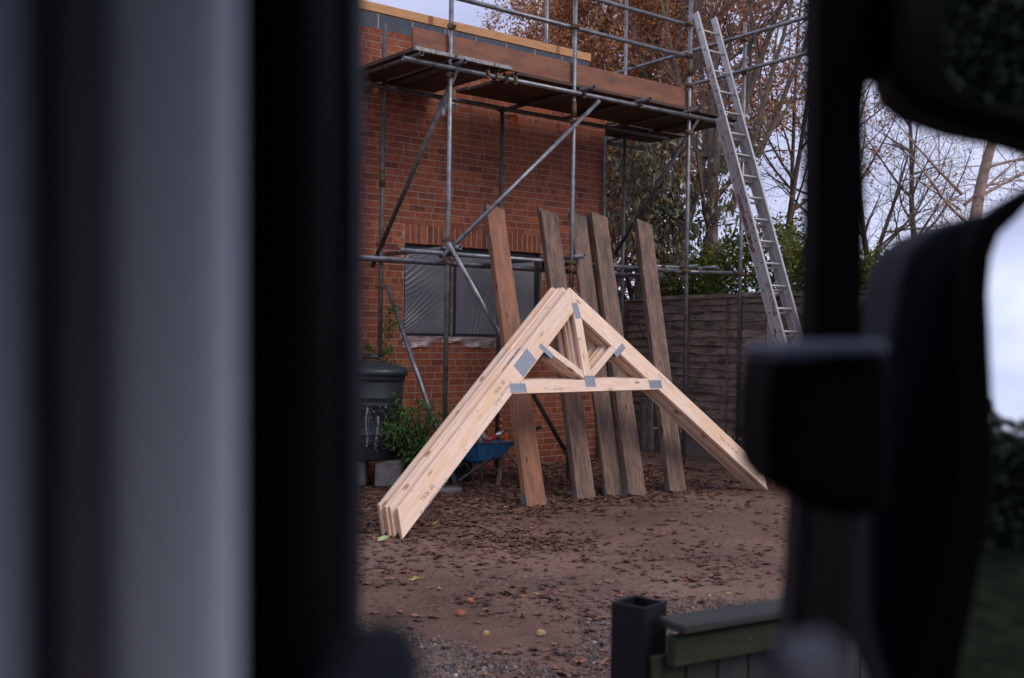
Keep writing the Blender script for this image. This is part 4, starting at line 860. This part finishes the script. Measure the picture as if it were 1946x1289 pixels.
for yy in (-.2, .2):
    Y0 = WBY+yy; grip = wp(1015, 816, Y0); f1 = wp(976, 838, Y0); f2 = wp(920, 880, Y0); f3_ = wp(870, 915, Y0)
    put(link('handle', tubes_mesh('handle', [([grip, f1, f2, f3_], .016)], 'black_tube', 10)), wb)
    put(link('grip', tubes_mesh('grip', [([wp(1027, 812, Y0), wp(1008, 819, Y0)], .019)], 'rubber', 10)), wb)
    l1 = wp(918, 877, Y0); l2 = wp(914, 890, Y0); l3 = wp(917, 921, Y0); l3[2] = .0
    put(link('leg', tubes_mesh('leg', [([l1, l2, l3], .014)], 'black_tube', 10)), wb)
    l1 = wp(884, 880, Y0); l2 = wp(894, 897, Y0); l3 = wp(903, 920, Y0); l3[2] = 0.
    put(link('leg', tubes_mesh('leg', [([l1, l2, l3], .014)], 'black_tube', 10)), wb)
wc = wp(868, 898); wc[2] = .19
o = lathe('wheel', [(.10, -.03), (.13, -.03), (.18, -.028), (.195, 0), (.18, .028), (.13, .03), (.10, .03)], wc, 'rubber', wb, 32, axis=(0, 1, 0))
h_ = lathe('hub', [(0, -.05), (.03, -.05), (.03, -.02), (.105, -.015), (.105, .015), (.03, .02), (.03, .05), (0, .05)], wc, 'galv_dark', None, 24, axis=(0, 1, 0)); under(h_, o)
# red tube with silver end, grey bag, orange handled tools
ra, rb = wp(920, 841, WBY), wp(942, 829, WBY); rc = rb+(rb-ra)*.62
rt_ = empty('red_tube', 'red tube with a silver end lying on the wheelbarrow tray', 'tube', loc=tuple(ra))
tube('body', ra, rb, .028, 'red', rt_, False); tube('cap', rb, rc, .030, 'silver', rt_, False)
bm = bmesh.new(); bmesh.ops.create_icosphere(bm, subdivisions=3, radius=.09)
for v_ in bm.verts: v_.co *= 1+.22*math.sin(v_.co.x*60+v_.co.z*45)*math.sin(v_.co.y*50); v_.co.z *= .85
me = bpy.data.meshes.new('rubble_sack'); bm.to_mesh(me); bm.free(); me.materials.append(simple('grey_sack', (.18, .15, .16), .5, 0, .3, 20., .3))
o = link('rubble_sack', me, loc=wp(912, 835, WBY+.05)); tag(o, 'crumpled grey plastic sack heaped in the wheelbarrow', 'sack')
tool = empty('spade', 'orange shafted spade with black bands standing behind the wheelbarrow', 'spade', loc=tuple(wp(952, 900, 9.75)))
zt, zb = onY(952, 790, 9.75), onY(953, 900, 9.75)
tube('shaft', (zt[0], 9.75, .05), (zt[0], 9.75, zt[2]-.002), .014, 'black_tube', tool, False)
for (y0, y1) in ((794, 804), (807.5, 816), (822, 838)): p0, p1 = onY(952, y0, 9.75), onY(952, y1, 9.75); tube('orange_band', (zt[0], 9.75, p1[2]), (zt[0], 9.75, p0[2]), .0185, 'orange', tool, False)
p0 = onY(944, 828, 9.75); box('tread', (p0[0]+.05, 9.75, p0[2]), (1, 0, 0), (0, 0, 1), .11, .05, .03, 'orange', tool)
b2 = empty('bolt_cropper', 'orange gripped bent bar leaning on the wall beside the spade', 'bar', loc=tuple(onY(962, 845, 9.8)))
put(link('grip', tubes_mesh('grip', [([onY(961, 822, 9.8), onY(961, 842, 9.8)], .024)], 'orange', 10)), b2)
put(link('bar', tubes_mesh('bar', [([onY(961, 840, 9.8), onY(963, 860, 9.8), onY(975, 874, 9.75), onY(990, 890, 9.7)], .016)], 'stake', 10)), b2)
sp_ = onY(950, 860, 9.45); s2_ = onZ(946, 926); o = box('wooden_stake', (np.array([sp_[0], 9.4, sp_[2]])+s2_)/2, np.array([sp_[0], 9.4, sp_[2]])-s2_, (1, 0, 0), np.linalg.norm(np.array([sp_[0], 9.4, sp_[2]])-s2_), .045, .04, 'stake', None); tag(o, 'grey brown wooden stake upright in the leaves beside the wheelbarrow', 'stake')

# ------------------------------------------------------------------ ground litter
def litter(n_, smin, smax, dens, region, seed, mat, name, label, flat=.2):
    rs = np.random.default_rng(seed); pts = []
    while len(pts) < n_:
        P = rs.uniform((region[0], region[2]), (region[1], region[3]), (n_*2, 2)); pr_ = dens(P[:, 0], P[:, 1]); P = P[rs.uniform(size=len(P)) < pr_]; pts.extend(P.tolist())
    P = np.array(pts[:n_]); S = rs.uniform(smin, smax, n_); nv = 11
    an = np.linspace(0, 2*math.pi, nv-1, endpoint=False)
    rad = np.tile(np.where(np.arange(nv-1) % 2 == 0, 1., .55), (n_, 1))*rs.uniform(.75, 1.25, (n_, nv-1)); rad[:, 0] *= 1.35
    rot = rs.uniform(0, 2*math.pi, n_)[:, None]; lx_, ly_ = rad*np.cos(an+0)*S[:, None]*.5, rad*np.sin(an)*S[:, None]*.5*.68
    X_ = lx_*np.cos(rot)-ly_*np.sin(rot); Y_ = lx_*np.sin(rot)+ly_*np.cos(rot); curl = rs.uniform(0, flat, n_)[:, None]*S[:, None]
    Z_ = curl*(np.abs(lx_)/S[:, None])*1.4+rs.normal(size=X_.shape)*S[:, None]*.05+(X_*rs.normal(size=(n_, 1))*.15); Z_ -= Z_.min(1)[:, None]
    zc = gh(P[:, 0], P[:, 1])+.003
    ctr = np.stack([P[:, 0], P[:, 1], zc+.002], 1)[:, None]; ring = np.stack([P[:, :1]+X_, P[:, 1:]+Y_, zc[:, None]+Z_], -1)
    V = np.concatenate([ctr, ring], 1).reshape(-1, 3); i = np.arange(n_)[:, None]*nv; ks = np.arange(nv-1)
    Q = np.stack([np.broadcast_to(i, (n_, nv-1)), i+1+ks, i+1+(ks+1) % (nv-1)], -1).reshape(-1, 3)
    return tag(link(name, mesh_np(name, V, Q, mat)), label, kind='stuff')
def cl(x, y, s, t0, k=1.): # patchy
    v_ = np.sin(x*s+1.3*np.sin(y*s*.7))*np.sin(y*s*1.1+1.7*np.sin(x*s*.6)); return np.clip((v_-t0)*k, 0, 1)
def d1(x, y):
    base = .05+.55*cl(x, y, 2.3, .2, 3)+.45*cl(x, y, 6.1, .3, 3)+.3*cl(x+3, y, 13., .4, 3)
    under_ = np.clip((y-7.05)/.5, 0, 1)*np.clip((9.8-x)/1.5, 0, 1)*1.0+.8*np.exp(-((x-4.9)**2+(y-6.5)**2)/.5)
    return np.clip(base*.55+under_, 0, 1)
litter(15000, .022, .09, d1, (2.5, 11, 3.2, 10.1), 1, 'litter', 'fallen_leaves', 'brown fallen leaves scattered and matted over the earth yard')
litter(9000, .012, .03, lambda x, y: np.clip(.35+.5*cl(x, y, 3., 0), 0, 1), (2.5, 11, 3.2, 10.1), 2, 'litter', 'leaf_crumbs', 'crumbled leaf bits and bark scraps trodden into the earth')
def pebbles(n_, dens, region, seed, smin, smax, name, label):
    rs = np.random.default_rng(seed); pts = []
    while len(pts) < n_:
        P = rs.uniform((region[0], region[2]), (region[1], region[3]), (n_*2, 2)); P = P[rs.uniform(size=len(P)) < dens(P[:, 0], P[:, 1])]; pts.extend(P.tolist())
    P = np.array(pts[:n_]); bm = bmesh.new(); bmesh.ops.create_icosphere(bm, subdivisions=1, radius=1); iv = np.array([v_.co[:] for v_ in bm.verts]); fc = np.array([[v_.index for v_ in f_.verts] for f_ in bm.faces]); bm.free()
    S = rs.uniform(smin, smax, n_)*rs.uniform(.6, 1, n_); sc3 = np.stack([S*.5*rs.uniform(.8, 1.3, n_), S*.5*rs.uniform(.6, 1, n_), S*.5*rs.uniform(.4, .8, n_)], 1)
    V = iv[None]*rs.uniform(.82, 1.15, (n_, len(iv), 1)); V = V*sc3[:, None]; rot = rs.uniform(0, 6.28, n_); c_, s_ = np.cos(rot)[:, None], np.sin(rot)[:, None]
    X_ = V[..., 0]*c_-V[..., 1]*s_+P[:, :1]; Y_ = V[..., 0]*s_+V[..., 1]*c_+P[:, 1:]; Z_ = V[..., 2]+(gh(P[:, 0], P[:, 1])+sc3[:, 2]*.35)[:, None]
    V = np.stack([X_, Y_, Z_], -1).reshape(-1, 3); Q = (fc[None]+len(iv)*np.arange(n_)[:, None, None]).reshape(-1, 3)
    return tag(link(name, mesh_np(name, V, Q, 'pebble', True)), label, kind='stuff')
def camxy(x, y): dx, dy = x, y; dd = dx*fw[0]+dy*fw[1]; return 973+F*(dx*rt[0]+dy*rt[1])/dd, dd
def dp(x, y):
    px, dd = camxy(x, y); dd = np.maximum(dd, .5); py = 640+3212/dd; inside = (px > 640) & (px < 1700) & (py < 1330)
    left = np.clip((py-(1172+(px-690)*.27))/70, 0, 1); right = np.clip((px-1090)/100, 0, 1)*np.clip((py-1120)/200, 0, .45)
    return np.where(inside, np.clip(left+right, 0, 1), 0)
pebbles(21000, dp, (2.2, 5.2, 2.4, 5.2), 5, .010, .036, 'gravel', 'multicoloured pebbles thinning out into the bare earth at the near edge')
gp = onZ(1040, 1108)
pebbles(1400, lambda x, y: np.exp(-(((x-gp[0])*.75-(y-gp[1])*.35)/.42)**2-(((y-gp[1])*.8+(x-gp[0])*.3)/.16)**2), (gp[0]-1, gp[0]+1, gp[1]-.8, gp[1]+.8), 6, .006, .016, 'grit', 'patch of pale grit in the middle of the yard')
pebbles(2600, lambda x, y: np.full_like(x, .5), (2.5, 10.4, 3.2, 10), 8, .005, .016, 'stones', 'small stones dotted all over the yard')
# single bits one can point to
def chip(name, px, py, sz, mat, label, cat):
    p = onZ(px, py, .0); p[2] = gh(p[0], p[1])+sz*.22; bm = bmesh.new(); bmesh.ops.create_cube(bm, size=1); rg_ = random.Random(int(px*7+py))
    for v_ in bm.verts: v_.co = Vector((v_.co.x*sz*rg_.uniform(.7, 1.1), v_.co.y*sz*rg_.uniform(.6, 1), v_.co.z*sz*.55*rg_.uniform(.6, 1.2)))
    bmesh.ops.bevel(bm, geom=bm.edges[:], offset=sz*.12, segments=2, affect='EDGES'); me = bpy.data.meshes.new(name); bm.to_mesh(me); bm.free(); me.materials.append(M[mat]); o = link(name, me, loc=p); o.rotation_euler = (0, rg_.uniform(-.2, .2), rg_.uniform(0, 3)); tag(o, label, cat)
M['brickbit'] = simple('brick_bit', (.36, .12, .06), .9, 0, .3, 30., .4); M['woodbit'] = simple('wood_bit', (.42, .24, .11), .8, 0, .3, 30., .3)
chip('brick_fragment', 876, 1167, .055, 'brickbit', 'orange brick fragment, largest lying in the left foreground earth', 'brick fragment')
chip('brick_fragment', 893, 1147, .04, 'brickbit', 'small orange brick crumb just beyond the largest fragment', 'brick fragment')
chip('wood_offcut', 924, 1205, .035, 'woodbit', 'little tan wood offcut beside the gravel edge', 'wood offcut')
chip('wood_offcut', 1029, 1203, .05, 'woodbit', 'pale orange wood offcut left of the black post', 'wood offcut')
p = onZ(727, 1033, .0); V = []
for (x, y, z) in ((-.045, 0, 0), (-.02, -.03, .012), (.03, -.028, .02), (.055, .005, .03), (.025, .03, .035), (-.02, .025, .02), (0, 0, .008)): V.append((p[0]+x, p[1]+y, gh(p[0], p[1])+.008+z))
o = link('green_leaf', mesh_np('green_leaf', V, [(6, i, (i+1) % 6) for i in range(6)], 'leaf_green')); tag(o, 'single pale green leaf lying in front of the truss foot', 'leaf')
o = box('bark_strip', onZ(820, 1229, .012), onZ(852, 1224)-onZ(780, 1232), (0, 0, 1), .2, .008, .018, 'stake', None); tag(o, 'thin brown stick lying along the edge of the gravel', 'stick')

# ------------------------------------------------------------------ gate in the near foreground
gate = empty('picket_gate', 'dark mossy wooden gate with hollow square post in the near foreground', 'gate', loc=tuple(onZ(1216, 1160, .9)*[1, 1, 0]))
GZ = .905
c_l, c_b, c_r, c_f = [onZ(*p_, GZ) for p_ in ((1164, 1138), (1212, 1130), (1268, 1146), (1217, 1162))]
ctr = (c_l+c_b+c_r+c_f)/4; dx_ = (c_r-c_f); dx_[2] = 0; wdt = .098; dx_ /= np.linalg.norm(dx_); dy_ = np.array([-dx_[1], dx_[0], 0])
bm = bmesh.new()
def ringv(h_, z): return [bm.verts.new(tuple(ctr*[1, 1, 0]+dx_*a_*h_+dy_*b_*h_+np.array([0, 0, z]))) for a_, b_ in ((-1, -1), (1, -1), (1, 1), (-1, 1))]
rings = [ringv(wdt/2, 0), ringv(wdt/2, GZ), ringv(wdt/2-.009, GZ), ringv(wdt/2-.009, GZ-.45)]
for a_, b_ in zip(rings[:-1], rings[1:]):
    for k in range(4): bm.faces.new((a_[k], a_[(k+1) % 4], b_[(k+1) % 4], b_[k]))
bmesh.ops.recalc_face_normals(bm, faces=bm.faces); me = bpy.data.meshes.new('post'); bm.to_mesh(me); bm.free(); me.materials.append(M['post_metal']); put(link('post', me), gate)
RZ = .87; ra_ = onZ(1268, 1190, RZ); rb_ = onZ(1700, 1122, RZ); rd = rb_-ra_; rL = np.linalg.norm(rd); rd /= rL; rn = np.cross((0, 0, 1), rd)
box('top_rail', ra_+rd*(rL/2+.01)-np.array([0, 0, .0]), rd, rn, rL, .10, .022, 'gate_dark', gate, .004)
box('rail', ra_+rd*(rL/2+.01)-np.array([0, 0, .062])-rn*.0, rd, (0, 0, 1), rL, .072, .035, 'gate_moss', gate, .004)
box('rail', ra_+rd*(rL/2+.01)-np.array([0, 0, .62]), rd, (0, 0, 1), rL, .072, .035, 'gate_moss', gate, .004)
k = .03
while k < rL:
    box('slat', ra_+rd*k+np.array([0, 0, -.45])+rn*.034, (0, 0, 1), rd, .74, .099, .018, 'gate_moss' if k < .05 else 'gate_dark', gate, .003); k += .103

# ------------------------------------------------------------------ the van cab that the photograph is taken from
van = empty('van_cab', 'unlit van cab framing the view with blurred door pillars and two door mirrors', 'van', loc=(0, 0, CH))
def cprism(name, pts, D, T, mat, bev=.004, lateral=0.):
    """outline given at distance D, T deep away from the viewer"""
    bm = bmesh.new(); P_ = [dep(x, y, D) for x, y in pts]; vs = [bm.verts.new(tuple(p_)) for p_ in P_]; f_ = bm.faces.new(vs)
    r_ = bmesh.ops.extrude_face_region(bm, geom=[f_]); bmesh.ops.translate(bm, verts=[v_ for v_ in r_['geom'] if isinstance(v_, bmesh.types.BMVert)], vec=Vector(fw*T))
    bmesh.ops.recalc_face_normals(bm, faces=bm.faces)
    if bev: bmesh.ops.bevel(bm, geom=bm.edges[:], offset=bev, segments=3, affect='EDGES', profile=.5)
    me = bpy.data.meshes.new(name); bm.to_mesh(me); bm.free(); me.materials.append(M[mat]); o = link(name, me); put(o, van); return o
def strip(name, cols, mat, y0=-900, y1=2200):
    """vertical moulding: cross-section given as (px, distance) columns"""
    V, Q = [], []; k = 30
    for (px, D) in cols:
        for j in range(k): V.append(dep(px, y0+(y1-y0)*j/(k-1), D))
    for i in range(len(cols)-1):
        for j in range(k-1): Q.append((i*k+j, (i+1)*k+j, (i+1)*k+j+1, i*k+j+1))
    o = link(name, mesh_np(name, V, Q, mat, True)); put(o, van); return o
strip('pillar_trim', [(196, .30), (200, .262), (206, .2535), (240, .252), (330, .2512), (400, .2514), (432, .2525), (447, .258), (454, .30)], 'van_grey')
strip('inner_trim', [(74, .31), (78, .268), (85, .258), (130, .2545), (185, .255), (205, .275), (215, .31)], 'van_dark_grey')
strip('side_panel', [(-900, .20), (-300, .245), (-80, .258), (40, .262), (80, .275), (100, .31)], 'van_blue_grey')
strip('door_seal', [(440, .345), (452, .32), (470, .31), (520, .30), (580, .305), (618, .33), (622, .40)], 'van_black')
cprism('pillar_core', [(-900, -700), (600, -700), (600, 2100), (-900, 2100)], .42, .06, 'van_black')
cprism('door_frame', [(560, -700), (668, -700), (672, 300), (668, 900), (664, 1300), (640, 2000), (560, 2000)], .62, .05, 'van_navy')
cprism('door_sill', [(560, 1375), (640, 1362), (685, 1368), (715, 1395), (735, 1440), (745, 1600), (560, 1600)], .27, .10, 'van_navy', .012)
cprism('window_pillar', [(1562, -500), (1640, -500), (1642, 100), (1655, 145), (1645, 200), (1648, 400), (1640, 700), (1548, 700), (1556, 420)], .80, .05, 'van_black')
cprism('mirror_arm', [(1600, -500), (1830, -500), (1830, 40), (1800, 150), (1720, 175), (1690, 150), (1662, 138), (1640, 145), (1600, 120)], .83, .03, 'van_black')
cprism('wide_mirror', [(1700, -300), (2150, -300), (2150, 330), (1946, 258), (1850, 240), (1765, 212), (1722, 185), (1700, 140)], .80, .06, 'van_brown', .012)
cprism('mirror_joint', [(1478, 668), (1500, 655), (1600, 650), (1700, 652), (1700, 985), (1600, 990), (1520, 958), (1475, 930), (1462, 880), (1462, 760)], .58, .09, 'van_black', .010)
cprism('joint_top_sheen', [(1482, 668), (1500, 652), (1600, 646), (1690, 648), (1690, 676), (1600, 676), (1484, 690)], .573, .10, 'joint_top_sheen', .004)  # brighter top of the joint: light put into the colour of an added slab
cprism('mirror_stem', [(1525, 900), (1645, 940), (1632, 1100), (1620, 1250), (1605, 1500), (1480, 1500), (1500, 1250), (1516, 1100)], .80, .05, 'van_brown', .010)
cprism('mirror_housing', [(1950, 396), (1880, 400), (1800, 425), (1748, 455), (1722, 500), (1706, 590), (1690, 700), (1665, 850), (1655, 1000), (1655, 1160), (1680, 1260), (1740, 1400), (1900, 1500), (2300, 1500), (2300, 396)], .85, .10, 'van_navy', .014)
cprism('grey_moulding', [(1500, 1365), (1555, 1270), (1590, 1262), (1590, 1600), (1370, 1600), (1430, 1460)], .29, .04, 'blob', .010)
def mglass(name, pts, D, out):
    """mirror glass plate: reflects the view straight towards 'out' (camera axes right, up, back)"""
    c = np.mean([dep(x, y, D) for x, y in pts], 0); i_ = (c-CAM)/np.linalg.norm(c-CAM); o_ = rt*out[0]+up*out[1]-fw*out[2]; o_ /= np.linalg.norm(o_); n = o_-i_; n /= np.linalg.norm(n)
    P_ = [onP(x, y, c, n) for x, y in pts]; bm = bmesh.new(); vs = [bm.verts.new(tuple(p_)) for p_ in P_]; bm.faces.new(vs)
    bmesh.ops.triangulate(bm, faces=bm.faces[:])
    for _ in range(5): bmesh.ops.subdivide_edges(bm, edges=[e for e in bm.edges if e.calc_length() > .012], cuts=1, use_grid_fill=True); bmesh.ops.triangulate(bm, faces=[f_ for f_ in bm.faces if len(f_.verts) > 3])
    cc = Vector(c); nv = Vector(n)
    for v_ in bm.verts: v_.co -= nv*((v_.co-cc).length_squared/(2*CURVE))
    bmesh.ops.recalc_face_normals(bm, faces=bm.faces)
    me = bpy.data.meshes.new(name); bm.to_mesh(me); bm.free(); me.materials.append(M['mirror']); me.polygons.foreach_set('use_smooth', [True]*len(me.polygons)); o = link(name, me); put(o, van); return o
cprism('mirror_bezel', [(1990, 352), (1975, 348), (1915, 385), (1872, 418), (1850, 470), (1842, 560), (1848, 700), (1856, 850), (1842, 1000), (1808, 1150), (1775, 1290), (1750, 1450), (1800, 1450), (1822, 1290), (1852, 1150), (1880, 1000), (1893, 850), (1886, 700), (1880, 560), (1886, 490), (1902, 445), (1935, 415)], .765, .03, 'van_black', .003)
CURVE = 1.3      # the glass is convex
mglass('mirror_glass', [(2150, 330), (1975, 372), (1925, 398), (1888, 430), (1868, 480), (1862, 560), (1868, 700), (1876, 850), (1862, 1000), (1830, 1150), (1800, 1290), (1780, 1400), (2150, 1400)], .80, (.62, .085, 1.))
mglass('wide_mirror_glass', [(2150, -250), (1800, -250), (1794, 60), (1800, 140), (1830, 180), (1880, 205), (1946, 222), (2150, 262)], .76, (.60, -.10, 1.))
# cab roof and rear bulkhead: they keep the sky off the trim
def cbox(name, r0_, r1_, u0_, u1_, f0_, f1_, mat):
    c = CAM+rt*(r0_+r1_)/2+up*(u0_+u1_)/2+fw*(f0_+f1_)/2; return box(name, c, rt, fw, abs(r1_-r0_), abs(f1_-f0_), abs(u1_-u0_), mat, van, .01)
cbox('roof', -1.5, .46, .42, .47, -1.2, .60, 'van_dark_grey'); cbox('bulkhead', -1.49, .46, -.6, .415, -1.25, -1.2, 'van_dark_grey'); cbox('side_wall', -1.47, -1.38, -.8, .43, -1.22, .75, 'van_dark_grey'); cbox('seat_base', -1.4, .30, -.75, -.55, -1.2, .1, 'van_dark_grey')

lane_c = (CAM-fw*6+rt*2)*[1, 1, 0]+np.array([0, 0, -.022]); la, lb_ = rt*[1, 1, 0]*14, fw*[1, 1, 0]*5
tag(link('lane_verge', mesh_np('lane_verge', [lane_c-la-lb_, lane_c+la-lb_, lane_c+la+lb_, lane_c-la+lb_], [(0, 1, 2, 3)], 'verge')), 'dark grass verge behind the van', kind='structure')
# ragged crumpled patches, one silver grey and one orange, under the deck
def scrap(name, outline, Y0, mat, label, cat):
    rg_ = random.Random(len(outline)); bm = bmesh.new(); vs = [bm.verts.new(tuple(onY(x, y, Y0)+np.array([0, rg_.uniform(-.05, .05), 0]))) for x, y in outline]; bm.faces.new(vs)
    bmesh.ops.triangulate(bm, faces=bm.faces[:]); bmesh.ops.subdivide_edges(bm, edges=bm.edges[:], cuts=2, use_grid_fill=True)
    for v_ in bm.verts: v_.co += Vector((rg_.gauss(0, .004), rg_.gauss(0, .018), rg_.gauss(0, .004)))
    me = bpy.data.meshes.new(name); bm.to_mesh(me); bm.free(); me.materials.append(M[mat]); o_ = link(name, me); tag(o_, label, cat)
M['silver_grey'] = simple('silver_grey_sheet', (.45, .45, .5), .3, .2, .4, 40., .2)
scrap('silver_patch', [(833, 192), (845, 190), (862, 198), (874, 197), (866, 204), (850, 206), (848, 216), (838, 222), (829, 208)], 9.83, 'silver_grey', 'ragged silvery patch under the deck beside the left front post', 'plastic scrap')
scrap('orange_patch', [(963, 221), (970, 219), (986, 220), (985, 236), (978, 245), (974, 232), (962, 230)], 9.83, 'orange', 'ragged orange patch under the middle of the deck', 'cloth scrap')
# hedge and trees across the lane, seen in the mirrors
ln0 = CAM-fw*7.5+rt*6; lh = empty('lane_hedge', 'dark tall hedge across the lane showing in the door mirror', 'hedge', loc=(ln0[0], ln0[1], 0))
n_ = 9000; a_ = RNG.uniform(-7, 9, n_); z = RNG.uniform(0, 1, n_)**.8*(2.3+.35*np.sin(a_*1.7)+.2*np.sin(a_*4.3)); P = (CAM-fw*7.5)[None]*[1, 1, 0]+a_[:, None]*np.array([rt[0], rt[1], 0])+RNG.normal(size=(n_, 1))*.25*np.array([fw[0], fw[1], 0])+z[:, None]*np.array([0, 0, 1.])
V, Q = leaf_quads(P, .28, 0., aspect=.7); put(link('foliage', mesh_np('foliage', V, Q, 'leaf_dark')), lh)
box('bank', (CAM-fw*7.9+rt*1)*[1, 1, 0]+np.array([0, 0, .9]), rt*[1, 1, 0], (0, 0, 1), 17, 1.9, .3, 'hedge_core', lh)
put(link('stem', tubes_mesh('stem', [([ (CAM-fw*7.5+rt*x)*[1, 1, 0], (CAM-fw*7.5+rt*(x+.2))*[1, 1, 0]+np.array([0, 0, 1.9])], .04) for x in range(-6, 9, 2)], 'bark_dark', 6)), lh)
